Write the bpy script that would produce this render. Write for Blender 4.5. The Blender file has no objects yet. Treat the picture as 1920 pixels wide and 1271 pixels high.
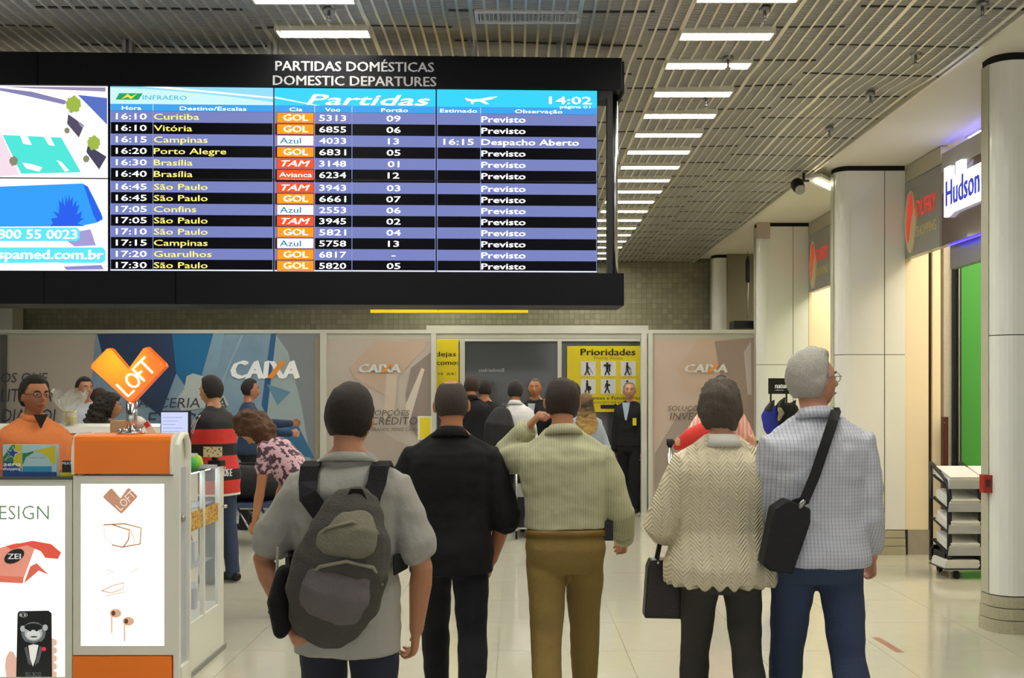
import bpy, bmesh, math, random
from mathutils import Vector, Matrix, noise
from math import sin, cos, pi, radians as R, sqrt
random.seed(7)
sc = bpy.context.scene
col = sc.collection
F, VX, VY, EYE = 1950.0, 970.0, 740.0, 1.6
# ---------------------------------------------------------------- camera, world, exposure
cam_d = bpy.data.cameras.new('camera'); cam = bpy.data.objects.new('camera', cam_d); col.objects.link(cam)
cam.location = (0, 0, EYE); cam.rotation_euler = (R(90), 0, 0)
cam_d.lens = F * 36 / 1920; cam_d.sensor_width = 36
cam_d.shift_x = (960 - VX) / 1920; cam_d.shift_y = (VY - 635.5) / 1920
cam_d.clip_start = 0.05; cam_d.clip_end = 200
sc.camera = cam
w = bpy.data.worlds.new('world'); sc.world = w; w.use_nodes = True
w.node_tree.nodes['Background'].inputs[0].default_value = (1.0, 0.985, 0.97, 1)
w.node_tree.nodes['Background'].inputs[1].default_value = 1.0
sc.view_settings.view_transform = 'Standard'; sc.view_settings.look = 'None'
sc.view_settings.gamma = 1; sc.view_settings.use_curve_mapping = False
sc.view_settings.exposure = 0.0
LAMP = 52.0      # emission of the ceiling lights
def at(px, py, Y):
    return Vector(((px - VX) / F * Y, Y, EYE + (VY - py) / F * Y))
# ---------------------------------------------------------------- materials
def lin(c):
    if isinstance(c, str):
        c = [int(c[i:i+2], 16) / 255 for i in (0, 2, 4)]
    return tuple(x / 12.92 if x <= .04045 else ((x + .055) / 1.055) ** 2.4 for x in c) + (1,)
MATS = {}
def mat(name, color='808080', rough=.6, metal=0, emit=0, ecol=None, var=0, vscale=20, bump=0, bscale=60, coat=0, alpha=1, trans=0, ior=1.45, spec=None):
    if name in MATS: return MATS[name]
    m = bpy.data.materials.new(name); m.use_nodes = True; MATS[name] = m
    nt = m.node_tree; b = nt.nodes['Principled BSDF']
    c = lin(color)
    b.inputs['Base Color'].default_value = c
    b.inputs['Roughness'].default_value = rough
    b.inputs['Metallic'].default_value = metal
    b.inputs['IOR'].default_value = ior
    if spec is not None: b.inputs['Specular IOR Level'].default_value = spec
    if coat: b.inputs['Coat Weight'].default_value = coat; b.inputs['Coat Roughness'].default_value = .08
    if alpha < 1: b.inputs['Alpha'].default_value = alpha
    if trans: b.inputs['Transmission Weight'].default_value = trans
    if emit:
        b.inputs['Emission Color'].default_value = lin(ecol or color); b.inputs['Emission Strength'].default_value = emit
        try: m.cycles.emission_sampling = 'AUTO'
        except Exception: pass
    if var or bump:
        tc = nt.nodes.new('ShaderNodeTexCoord')
        if var:
            n = nt.nodes.new('ShaderNodeTexNoise'); n.inputs['Scale'].default_value = vscale; n.inputs['Detail'].default_value = 4
            nt.links.new(tc.outputs['Object'], n.inputs['Vector'])
            mx = nt.nodes.new('ShaderNodeMix'); mx.data_type = 'RGBA'
            mx.inputs[6].default_value = tuple(x * (1 - var) for x in c[:3]) + (1,)
            mx.inputs[7].default_value = tuple(min(1, x * (1 + var)) for x in c[:3]) + (1,)
            nt.links.new(n.outputs['Fac'], mx.inputs[0]); nt.links.new(mx.outputs[2], b.inputs['Base Color'])
        if bump:
            n = nt.nodes.new('ShaderNodeTexNoise'); n.inputs['Scale'].default_value = bscale; n.inputs['Detail'].default_value = 3
            nt.links.new(tc.outputs['Object'], n.inputs['Vector'])
            bp = nt.nodes.new('ShaderNodeBump'); bp.inputs['Strength'].default_value = bump; bp.inputs['Distance'].default_value = .01
            nt.links.new(n.outputs['Fac'], bp.inputs['Height']); nt.links.new(bp.outputs[0], b.inputs['Normal'])
    return m
def mth(nt, op, a, b=None, c=None):
    n = nt.nodes.new('ShaderNodeMath'); n.operation = op
    for i, v in enumerate((a, b, c)):
        if v is None: continue
        if hasattr(v, 'is_output') or hasattr(v, 'node'): nt.links.new(v, n.inputs[i])
        else: n.inputs[i].default_value = v
    return n.outputs[0]
def pattern_mat(name, fn, rough=.85):
    """fn(nt, x, y, z) -> (fac socket, colour a, colour b, height socket or None)"""
    if name in MATS: return MATS[name]
    m = bpy.data.materials.new(name); m.use_nodes = True; MATS[name] = m
    nt = m.node_tree; b = nt.nodes['Principled BSDF']; b.inputs['Roughness'].default_value = rough
    tc = nt.nodes.new('ShaderNodeTexCoord'); sp = nt.nodes.new('ShaderNodeSeparateXYZ'); nt.links.new(tc.outputs['Object'], sp.inputs[0])
    fac, ca, cb, h = fn(nt, sp.outputs[0], sp.outputs[1], sp.outputs[2])
    mx = nt.nodes.new('ShaderNodeMix'); mx.data_type = 'RGBA'; mx.inputs[6].default_value = lin(ca); mx.inputs[7].default_value = lin(cb)
    nt.links.new(fac, mx.inputs[0]); nt.links.new(mx.outputs[2], b.inputs['Base Color'])
    if h is not None:
        bp = nt.nodes.new('ShaderNodeBump'); bp.inputs['Strength'].default_value = .9; bp.inputs['Distance'].default_value = .008
        nt.links.new(h, bp.inputs['Height']); nt.links.new(bp.outputs[0], b.inputs['Normal'])
    return m
def noise_socket(nt, scale, detail=3, vec=None):
    n = nt.nodes.new('ShaderNodeTexNoise'); n.inputs['Scale'].default_value = scale; n.inputs['Detail'].default_value = detail
    tc = nt.nodes.new('ShaderNodeTexCoord'); nt.links.new(vec or tc.outputs['Object'], n.inputs['Vector']); return n.outputs['Fac']
# ---------------------------------------------------------------- mesh builder
def tag(o, label=None, cat=None, group=None, kind=None):
    if label: o['label'] = label
    if cat: o['category'] = cat
    if group: o['group'] = group
    if kind: o['kind'] = kind
    return o
def empty(name, loc=(0, 0, 0), rz=0, label=None, cat=None, group=None, kind=None):
    o = bpy.data.objects.new(name, None); col.objects.link(o); o.location = loc; o.rotation_euler = (0, 0, rz); o.empty_display_size = .1
    return tag(o, label, cat, group, kind)
TXT = {}
def glyphs(s, bold=0, shear=0, spacing=1):
    k = (s, bold, shear, spacing)
    if k in TXT: return TXT[k]
    cu = bpy.data.curves.new('t', 'FONT'); cu.body = s; cu.size = 1; cu.resolution_u = 2; cu.offset = bold; cu.shear = shear; cu.space_character = spacing
    o = bpy.data.objects.new('t', cu); col.objects.link(o)
    dg = bpy.context.evaluated_depsgraph_get()
    me = bpy.data.meshes.new_from_object(o.evaluated_get(dg))
    v = [(p.co.x, p.co.y) for p in me.vertices]; f = [tuple(p.vertices) for p in me.polygons]
    bpy.data.objects.remove(o); bpy.data.curves.remove(cu); bpy.data.meshes.remove(me)
    TXT[k] = (v, f); return TXT[k]
CAP = None
class MB:
    def __init__(s): s.v = []; s.f = []; s.m = []; s.mats = []; s.smooth = set()
    def mi(s, m):
        if m not in s.mats: s.mats.append(m)
        return s.mats.index(m)
    def poly(s, pts, m):
        n = len(s.v); s.v += [tuple(p) for p in pts]; s.f.append(tuple(range(n, n + len(pts)))); s.m.append(s.mi(m)); return s
    def box(s, lo, hi, m, M=None):
        x0, y0, z0 = lo; x1, y1, z1 = hi; n = len(s.v)
        p = [(x0,y0,z0),(x1,y0,z0),(x1,y1,z0),(x0,y1,z0),(x0,y0,z1),(x1,y0,z1),(x1,y1,z1),(x0,y1,z1)]
        if M: p = [tuple(M @ Vector(q)) for q in p]
        s.v += p
        for f in ((0,3,2,1),(4,5,6,7),(0,1,5,4),(1,2,6,5),(2,3,7,6),(3,0,4,7)):
            s.f.append(tuple(n + i for i in f)); s.m.append(s.mi(m))
        return s
    def bbox(s, lo, hi, m, b=.004):      # box with chamfered vertical and front edges
        x0, y0, z0 = lo; x1, y1, z1 = hi
        pts = [(x0 + b, y0), (x1 - b, y0), (x1, y0 + b), (x1, y1 - b), (x1 - b, y1), (x0 + b, y1), (x0, y1 - b), (x0, y0 + b)]
        return s.prism(pts, z0, z1, m)
    def prism(s, pts, z0, z1, m, axis='z', M=None):
        """polygon extruded; axis z: pts are (x,y); axis y: pts are (x,z) between y0=z0,y1=z1; axis x: pts (y,z)"""
        n = len(s.v); k = len(pts)
        def P(a, b, c):
            q = (a, b, c) if axis == 'z' else ((a, c, b) if axis == 'y' else (c, a, b))
            return tuple(M @ Vector(q)) if M else q
        s.v += [P(a, b, z0) for a, b in pts] + [P(a, b, z1) for a, b in pts]
        mi = s.mi(m)
        s.f.append(tuple(n + i for i in reversed(range(k)))); s.m.append(mi)
        s.f.append(tuple(n + k + i for i in range(k))); s.m.append(mi)
        for i in range(k):
            j = (i + 1) % k; s.f.append((n + i, n + j, n + k + j, n + k + i)); s.m.append(mi)
        return s
    def tube(s, pts, rad, m, seg=10, up=None, cap=True, power=2.0, smooth=True):
        """pts: centres; rad: r or (rx, ry) per point; elliptical loft with rounded caps"""
        pts = [Vector(p) for p in pts]; n = len(pts); rad = [(r, r) if not isinstance(r, (tuple, list)) else tuple(r) for r in (rad if isinstance(rad, (list, tuple)) and len(rad) == n and not (n == 2 and False) else [rad] * n)]
        rings = []
        d0 = (pts[1] - pts[0]).normalized()
        a = Vector(up) if up else (Vector((1, 0, 0)) if abs(d0.x) < .8 else Vector((0, 1, 0)))
        seq = []
        for i in range(n):
            d = (pts[min(i + 1, n - 1)] - pts[max(i - 1, 0)]).normalized()
            a = (a - d * a.dot(d)).normalized(); b = d.cross(a)
            seq.append((pts[i], d, a.copy(), b, rad[i]))
        if cap:
            out = []
            p, d, a_, b_, r = seq[0]; q = min(r)
            out += [(p - d * q * .95, d, a_, b_, (r[0] * .3, r[1] * .3)), (p - d * q * .6, d, a_, b_, (r[0] * .75, r[1] * .75))]
            out += seq
            p, d, a_, b_, r = seq[-1]; q = min(r)
            out += [(p + d * q * .6, d, a_, b_, (r[0] * .75, r[1] * .75)), (p + d * q * .95, d, a_, b_, (r[0] * .3, r[1] * .3))]
            seq = out
        mi = s.mi(m); base = len(s.v)
        for p, d, a_, b_, r in seq:
            for k in range(seg):
                t = 2 * pi * k / seg; c, q = cos(t), sin(t)
                e = 2 / power
                s.v.append(tuple(p + a_ * (r[0] * math.copysign(abs(c) ** e, c)) + b_ * (r[1] * math.copysign(abs(q) ** e, q))))
        L = len(seq)
        for i in range(L - 1):
            for k in range(seg):
                A = base + i * seg + k; B = base + i * seg + (k + 1) % seg
                s.f.append((A, B, B + seg, A + seg)); s.m.append(mi)
                if smooth: s.smooth.add(len(s.f) - 1)
        s.f.append(tuple(base + k for k in reversed(range(seg)))); s.m.append(mi)
        s.f.append(tuple(base + (L - 1) * seg + k for k in range(seg))); s.m.append(mi)
        return s
    def cyl(s, p0, p1, r, m, seg=14, r1=None): return s.tube([p0, p1], [r, r if r1 is None else r1], m, seg=seg, cap=False)
    def ball(s, c, r, m, nu=14, nv=9, M=None):
        r = (r, r, r) if not isinstance(r, (tuple, list)) else r; base = len(s.v); mi = s.mi(m)
        for i in range(nv + 1):
            ph = pi * (i + .001 if i == 0 else (i - .001 if i == nv else i)) / nv
            for k in range(nu):
                t = 2 * pi * k / nu; p = Vector((r[0] * sin(ph) * cos(t), r[1] * sin(ph) * sin(t), r[2] * cos(ph)))
                if M: p = M @ p
                s.v.append(tuple(p + Vector(c)))
        for i in range(nv):
            for k in range(nu):
                A = base + i * nu + k; B = base + i * nu + (k + 1) % nu
                s.f.append((A, A + nu, B + nu, B)); s.m.append(mi); s.smooth.add(len(s.f) - 1)
        return s
    def text(s, t, o, h, m, w=None, sx=1, u=(1, 0, 0), v=(0, 0, 1), align='L', bold=0, shear=0, spacing=1, back=0):
        """cap height h; o is the left (or centre) baseline point"""
        global CAP
        if CAP is None: CAP = max(y for x, y in glyphs('H')[0])
        bw = bold if bold > .012 else 0
        vs, fs = glyphs(t, 0 if bw else bold, shear, spacing)
        if not vs: return s
        x0 = min(p[0] for p in vs); x1 = max(p[0] for p in vs); k = h / CAP
        kx = w / (x1 - x0) if w else k * sx
        W = (x1 - x0) * kx; off = 0 if align == 'L' else (-W / 2 if align == 'C' else -W)
        o = Vector(o); u = Vector(u); v = Vector(v); mi = s.mi(m); nrm = u.cross(v)
        for g in ((0,) if not bw else (-bw, 0, bw)):       # bold strokes: the glyph laid three times side by side
            n = len(s.v)
            s.v += [tuple(o + u * ((x - x0) * kx + off + g * k) + v * (y * k + g * .35 * k) + nrm * (g * .004)) for x, y in vs]
            for f in fs: s.f.append(tuple(n + i for i in f)); s.m.append(mi)
        return s
    def build(s, name, parent=None, kind=None, label=None, cat=None, group=None, loc=None):
        me = bpy.data.meshes.new(name); me.from_pydata(s.v, [], s.f)
        for m in s.mats: me.materials.append(m)
        me.polygons.foreach_set('material_index', s.m)
        me.polygons.foreach_set('use_smooth', [i in s.smooth for i in range(len(s.f))])
        me.update()
        o = bpy.data.objects.new(name, me); col.objects.link(o)
        if parent: o.parent = parent
        if loc: o.location = loc
        return tag(o, label, cat, group, kind)
def copy_tree(o, parent=None, **kw):
    c = o.copy(); col.objects.link(c); c.parent = parent
    for k, v in kw.items(): c[k] = v
    for ch in list(o.children): copy_tree(ch, c)
    return c
def remesh(mb, voxel, smooth=2, disp=None):
    me = bpy.data.meshes.new('tmp'); me.from_pydata(mb.v, [], mb.f); bm = bmesh.new(); bm.from_mesh(me)
    bmesh.ops.triangulate(bm, faces=[f for f in bm.faces if len(f.verts) > 4]); bm.to_mesh(me); bm.free()
    o = bpy.data.objects.new('tmp', me); col.objects.link(o)
    md = o.modifiers.new('r', 'REMESH'); md.mode = 'VOXEL'; md.voxel_size = voxel; md.adaptivity = 0
    if smooth:
        sm = o.modifiers.new('s', 'SMOOTH'); sm.factor = .5; sm.iterations = smooth
    dg = bpy.context.evaluated_depsgraph_get(); dg.update()
    out = bpy.data.meshes.new_from_object(o.evaluated_get(dg))
    bpy.data.objects.remove(o); bpy.data.meshes.remove(me)
    if disp:
        nr = [v.normal.copy() for v in out.vertices]
        for v, n in zip(out.vertices, nr): disp(v, n)
    out.polygons.foreach_set('use_smooth', [True] * len(out.polygons)); out.update()
    return out
def robj(name, mb, voxel, m, parent, smooth=2, disp=None, label=None, **kw):
    me = remesh(mb, voxel, smooth, disp); me.materials.clear(); me.materials.append(m); me.name = name
    o = bpy.data.objects.new(name, me); col.objects.link(o); o.parent = parent
    return tag(o, label, **kw)
# shared materials
white = mat('white_paint', 'd9d8cc', .5, var=.03, vscale=3)
cream = mat('cream_panel', 'e6dcc4', .35, var=.03, vscale=2, coat=.2)
black = mat('black_plastic', '101114', .45)
chrome = mat('chrome', 'c8c8c8', .2, metal=1)
steel = mat('brushed_steel', '9a9a98', .35, metal=.9)
rubber = mat('rubber', '18181a', .8)
# ================================================================ STRUCTURE
HC, HS, YB = 3.84, 3.89, 17.5        # grille ceiling, white soffit, back wall
tile_m = mat('floor_tile', 'c6c3b0', .12, var=.05, vscale=9, coat=.4)
grout = mat('floor_joint', '8f8a78', .6)
fl = MB().box((-9.2, -5, -.08), (8, YB + .3, -.006), grout).build('floor', kind='structure')
tm = None; n = 0
for ix in range(-9, 5):
    for iy in range(4, 22):
        x0 = .68 + ix * .8; y0 = .1 + iy * .8
        if x0 > 4.3 or x0 < -1 - y0 * .52 or x0 > y0 * .56 + .4 : continue
        if tm is None:
            t0 = MB().bbox((.0015, .0015, -.02), (.7985, .7985, 0), tile_m, .003).build('tile', fl); tm = t0; o = t0
        else:
            o = bpy.data.objects.new('tile', tm.data); col.objects.link(o); o.parent = fl
        o.location = (x0, y0, 0); n += 1
MB().box((-9.2, -5, -.02), (8, 3.3, -.0005), tile_m).build('tile', fl, kind='stuff')
# floor tape marks
tape = mat('red_tape', 'b07a68', .5)
def tape_mark(pa, pb, wd, label):
    a = at(pa[0], pa[1], F * EYE / (pa[1] - VY)); b = at(pb[0], pb[1], F * EYE / (pb[1] - VY)); a.z = b.z = 0
    d = (b - a).normalized(); nn = Vector((-d.y, d.x, 0)) * wd / 2
    mb = MB(); base = [a + nn, a - nn, b - nn, b + nn]
    mb.prism([(p.x, p.y) for p in base], .0002, .0012, tape); mb.build('floor_tape', label=label, cat='tape')
tape_mark((1148, 1073), (1218, 1074), .018, 'thin red line of tape on the pale floor behind the handbag')
tape_mark((1642, 1195), (1688, 1223), .05, 'short worn red floor tape strip slanting beside the last column')
# ---- walls
mosaic = mat('mosaic_joint', '77735a', .8)
wb = MB().box((-9.2, YB, 0), (8, YB + .2, HS + .1), mosaic).build('wall_back', kind='structure')
mt = [mat('mosaic_tile_%s' % c, c, .35, var=.06, vscale=30) for c in ('8f8c74', '8a876f', '949179', '86836c')]
mb = MB(); p = .087
for ix in range(0, int(11.9 / p)):
    for iz in range(0, 18):
        x = -8.35 + ix * p; z = 2.35 + iz * p
        if z + p > HC: continue
        d = random.uniform(.004, .008)
        mb.box((x + .004, YB - d, z + .004), (x + p - .004, YB, z + p - .004), random.choice(mt))
mb.build('tile', wb, kind='stuff')
MB().box((-9.2, -5, 0), (-9.0, YB, HS), white).build('wall_left', kind='structure')
# ---- grille ceiling
slat_m = mat('ceiling_slat', 'b6b5b0', .42, metal=.3)
strip_m = mat('ceiling_strip', 'f0ece0', .3, metal=.7)
void_m = mat('ceiling_void', '565654', .9)
XE = 2.95
def und(x, y):      # the panels sag a little between their hangers
    return .018 * sin(y * 1.9 + x * .35) * cos(x * .9 + .6) - .012 * sin(x * 2.2) + .02 * math.exp(-((y - 7.3 - .35 * (x - 1.5)) / .25) ** 2)
ce = MB().box((-9.2, -5, HC + .16), (XE + .02, YB, HC + .3), void_m).build('ceiling', kind='structure')
xs = [-8.2 + .6 * i for i in range(19)]; xs[-1] = XE
def ribbon(mb, pts, hw, hh, m, axis):
    """box section following pts; hw half width across, hh height"""
    n = len(mb.v); mi = mb.mi(m); k = len(pts)
    for x, y, z in pts:
        for a, b in ((-hw, 0), (hw, 0), (hw, hh), (-hw, hh)):
            mb.v.append((x, y + a, z + b) if axis == 'x' else (x + a, y, z + b))
    for i in range(k - 1):
        for q in range(4):
            A = n + i * 4 + q; B = n + i * 4 + (q + 1) % 4
            mb.f.append((A, B, B + 4, A + 4)); mb.m.append(mi)
mb = MB(); y = 3.6
while y < YB:
    ribbon(mb, [(x, y, HC + .006 + und(x, y)) for x in xs], .0062, .03, slat_m, 'x'); y += .0215
mb.build('ceiling_slat', ce, kind='stuff')
ys = [3.6 + .315 * i for i in range(45)]; ys = [q for q in ys if q < YB] + [YB]
i = 0; x = XE - .04
while x > -8.2:
    mb = MB(); big = (i % 8 == 0)
    # start each strip where the frame can see it
    y_from = max(3.6, abs(x) * 1.75 - .6) if x < 0 else 3.6
    pts = [(x, q, HC - .004 + und(x, q)) for q in ys if q >= y_from]
    ribbon(mb, pts, .013 if big else .0072, .034, strip_m, 'y')
    mb.build('ceiling_strip', ce); x -= .0795; i += 1
joint = mat('ceiling_joint', '45433e', .8); mb = MB(); y = 3.9
while y < YB:
    j = 0
    for a, b in zip(xs[:-1], xs[1:]):
        j += 1; yy = y + (.307 if (j // 2) % 2 else 0)
        ribbon(mb, [(q, yy, HC - .001 + und(q, yy)) for q in (a, (a + b) / 2, b)], .006, .034, joint, 'x')
    y += .6145
mb.build('ceiling_joint', ce, kind='stuff')
MB().box((XE, -5, HC - .02), (XE + .025, YB, HS + .02), strip_m).build('trim_1', kind='structure')
soff = mat('soffit_white', 'eae6da', .6)
MB().box((XE + .025, -5, HS), (8, YB, HS + .12), soff).build('trim_2', kind='structure')
# ---- ceiling lights
lens_m = mat('light_lens', 'fff6e0', .4, emit=LAMP, ecol='fffcf2')
lframe = mat('light_frame', 'e6e0cc', .3, metal=.2)
baf = mat('light_baffle', 'fffbe8', .3, emit=1.4, ecol='fff4dc')
def make_light():
    t = empty('ceiling_light', group='recessed ceiling lights')
    w_, d_ = .58, .145
    fr = MB()
    fr.box((0, -d_, 0), (w_, -d_ + .012, .05), lframe).box((0, -.012, 0), (w_, 0, .05), lframe).box((0, -d_ + .012, 0), (.012, -.012, .05), lframe).box((w_ - .012, -d_ + .012, 0), (w_, -.012, .05), lframe)
    fr.build('frame', t)
    MB().box((.012, -d_ + .012, .016), (w_ - .012, -.012, .022), lens_m).build('diffuser', t)
    mb = MB()
    for q in (.25, .5, .75): mb.box((w_ * q - .003, -d_ + .012, .002), (w_ * q + .003, -.012, .014), baf)
    mb.build('baffle', t)
    return t
ordn = ['nearest', 'second', 'third', 'fourth', 'fifth', 'sixth', 'seventh', 'eighth', 'ninth', 'tenth', 'eleventh', 'twelfth', 'thirteenth', 'fourteenth', 'fifteenth', 'sixteenth', 'seventeenth', 'eighteenth', 'nineteenth', 'twentieth']
L0 = None
def put_light(x, y, label):
    global L0
    if L0 is None: L0 = make_light(); o = L0
    else: o = copy_tree(L0)
    o.location = (x, y, HC - .03 + und(x + .3, y)); tag(o, label, 'light')
for k in range(-6, 18):
    y = 6.485 + k * .6145
    lab = ('recessed ceiling light, %s of the row running beside the departures board' % ordn[k + 1]) if k >= -1 else 'recessed ceiling light of the row beside the board, %s one nearer than the frame shows' % ordn[-k - 2]
    put_light(.998, y, lab)
    if k in (-5,): continue
    lab = {-1: 'recessed ceiling light above the board, the nearer one cut by the top edge', 0: 'recessed ceiling light just above the lettering on the departures board'}.get(k, ('recessed ceiling light hidden behind the departures board, %s of its row' % ordn[k - 1]) if k > 0 else 'recessed ceiling light of the board row, %s one nearer than the frame shows' % ordn[-k - 2])
    put_light(-1.485, y, lab)
for k in range(0, 13): put_light(-4.6, 4.5 + k * .8, 'added unseen ceiling light brightening the kiosk and posters, %s of its row' % ordn[k])  # row out of view, added to put more light on the left posters
# ---- air vent, sprinklers
vent = empty('air_vent', (-.25, 6.04, HC - .02), label='louvred white air vent in the ceiling above the board', cat='vent')
vw = mat('vent_white', 'cfcdd0', .5)
MB().box((0, 0, 0), (.62, .02, .04), vw).box((0, .17, 0), (.62, .19, .04), vw).box((0, .02, 0), (.02, .17, .04), vw).box((.6, .02, 0), (.62, .17, .04), vw).build('frame', vent)
for q in range(22): MB().box((.03 + q * .026, .02, .004), (.034 + q * .026, .17, .03), vw).build('slat', vent)
def sprinkler(px, py, label):
    Y = F * (HC - EYE - .02) / (VY - py); p_ = at(px, py, Y)
    t = empty('fire_sprinkler', p_, label=label, cat='sprinkler', group='ceiling sprinklers')
    MB().cyl((0, 0, .0), (0, 0, .03), .035, steel, 16).build('plate', t)
    MB().cyl((0, 0, -.05), (0, 0, 0), .009, steel, 8).cyl((0, 0, -.056), (0, 0, -.05), .02, steel, 12).build('nozzle', t)
for a in ((617, 22, 'small metal sprinkler beside the light above the board lettering'), (1434, 22, 'small metal sprinkler between the two nearest lights of the long row'), (1365, 113, 'small metal sprinkler under the third light of the long row'), (1324, 185, 'small metal sprinkler beside the fourth light of the long row'), (1717, 105, 'small metal sprinkler in the grille above the nearest column'), (1632, 180, 'small metal sprinkler in the grille near the white soffit, above the shop signs'), (1842, 14, 'small metal sprinkler in the top corner of the grille ceiling'), (1555, 245, 'small metal sprinkler in the grille above the black spotlight')): sprinkler(*a)
# ---- spotlight
p_ = at(1507, 322, 10.45)
t = empty('spotlight', p_, label='black spotlight hanging from the edge of the grille ceiling', cat='spotlight')
MB().cyl((0, 0, -.08), (0, 0, .05), .012, black, 8).box((-.05, -.02, -.1), (.05, .02, -.085), black).build('bracket', t)
Ms = Matrix.Rotation(R(35), 4, 'X') @ Matrix.Rotation(R(20), 4, 'Y')
MB().tube([Ms @ Vector((0, -.09, -.14)), Ms @ Vector((0, .0, -.14)), Ms @ Vector((0, .07, -.14))], [.062, .066, .03], black, 16).build('housing', t)
MB().tube([Ms @ Vector((0, -.15, -.14)), Ms @ Vector((0, -.13, -.14))], [.05, .05], steel, 16, cap=False).build('lens', t)
t = empty('fluorescent_lamp', at(1552, 348, 10.9), R(-35), label='small bright lamp on the soffit beyond the second column', cat='lamp')
MB().box((-.1, -.5, 0), (.1, .5, .03), white).build('housing', t)
MB().cyl((0, -.38, -.02), (0, .3, -.02), .014, mat('tube_glow', 'ffffe8', .4, emit=9)).build('tube', t)
# ---- columns
col_m = mat('column_enamel', 'e4e6de', .28, var=.02, vscale=1.5, coat=.3)
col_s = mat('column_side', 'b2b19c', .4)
granite = mat('granite', 'a8a389', .45, var=.25, vscale=90)
gap_m = mat('dark_gap', '14120f', .9)
XW = 3.877
def column(y, label, xr=XW):
    t = empty('column', (3.2, y, 0), label=label, cat='column', group='enamelled columns along the shops')
    def outline(o=0, x1=xr - 3.2):
        pts = [(-o, .22), (-o, .14)] + [(.14 + (.14 + o) * cos(pi + pi / 2 * k / 8), .14 + (.14 + o) * sin(pi + pi / 2 * k / 8)) for k in range(1, 9)]
        pts += [(x1, -o), (x1, .22)]
        return pts
    base = MB()
    for z0, z1, o in ((0, .085, .02), (.09, .165, .012), (.17, .245, .004)): base.prism(outline(o), z0, z1, granite)
    base.prism(outline(-.004), 0, .25, gap_m); base.build('stone_base', t)
    b = MB()
    n_ = outline(0)
    b.prism(n_, .252, 1.998, col_m).build('lower_panel', t)
    b = MB(); b.prism(n_, 2.004, HS - .05, col_m).build('upper_panel', t)
    MB().prism(outline(-.006), 1.99, HS, gap_m).build('shadow_gap', t)
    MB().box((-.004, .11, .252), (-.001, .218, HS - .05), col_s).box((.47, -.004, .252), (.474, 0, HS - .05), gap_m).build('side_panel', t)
    return t
column(6.95, 'nearest pale enamelled column, with a red alarm box on its side', 4.9)
column(10.4, 'second pale rounded column, joined to the shop sign with the oval emblem')
column(13.85, 'third pale column, behind the grey haired man in the checked shirt')
column(17.0, 'farthest narrow pale column against the mosaic wall')
t = empty('fire_alarm', at(1853, 890, 7.06), label='small red alarm box on the side of the nearest column', cat='alarm')
redp = mat('alarm_red', '9c2418', .4)
MB().bbox((-.045, -.03, -.12), (.02, .04, 0), redp, .006).build('housing', t)
MB().box((-.03, -.036, -.08), (.0, -.03, -.03), mat('alarm_dark', '4a1510', .4)).build('call_point', t)
MB().bbox((-.01, -.02, -.1), (.0, .03, .02), mat('ivory', 'd8d2b4', .4), .003).build('wall_plate', label='small ivory wall plate low on the nearest column', cat='plate', loc=at(1856, 1040, 7.2))
# ---- shop fronts on the right
shopw = mat('shop_cream', 'eedfbd', .5, var=.03, vscale=2)
wr = MB()
def face(px0, px1, z0, z1, m, Y=10.4, th=.1, dy=0):
    x0 = (px0 - VX) / F * Y; x1 = (px1 - VX) / F * Y
    return (x0, Y + dy, z0), (x1, Y + dy + th, z1), m
wr = MB().box((XW, 10.42, .25), (4.12, 10.6, HS), shopw).box((4.16, 10.42, .0), (4.24, 10.6, HS), shopw).box((XW, 13.9, .25), (4.8, 14.1, HS), shopw).box((4.28, 10.44, 0), (4.36, 10.6, HS), mat('pale_stone', 'b9b4a4', .4, var=.1, vscale=40)).build('wall_right', kind='structure')
MB().box((4.12, 10.46, 0), (4.16, 10.55, HS), mat('dark_strip', '2c2018', .5)).build('trim_3', kind='structure')
MB().box((XW + .03, 10.4, .0), (4.12, 10.6, .25), mat('grey_marble', '9b9486', .3, var=.15, vscale=14)).build('baseboard_right', kind='structure')
MB().box((4.12 - .26, 13.88, .25), (4.14 - .25, 13.9, HS), mat('dark_strip', '2c2018')).build('trim_5', kind='structure')
MB().box((4.36, 10.4, 0), (4.44, 10.5, HS), mat('navy_frame', '15202f', .25, metal=.4)).box((4.40, 10.37, 0), (4.415, 10.4, HS), steel).build('door_frame', label='dark navy metal door frame beside the green shop wall', cat='door frame')
MB().box((4.22, 10.3, 0), (4.27, 10.36, 1.38), mat('maroon', '4a1f1c', .4)).box((4.225, 10.296, 1.32), (4.235, 10.3, 1.33), steel).build('sliding_panel', label='narrow maroon panel standing at the shop entrance', cat='panel')
MB().box((4.44, 10.5, 0), (7.9, 10.62, 3.4), mat('lime_green', '47a046', .5)).build('wall_shop', kind='structure')
MB().box((7.8, 0, 0), (8, YB, HS), shopw).build('wall_far_right', kind='structure')
MB().box((4.9, 6.9, 0), (8, 7.2, HS), shopw).build('wall_near_right', kind='structure')
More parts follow.
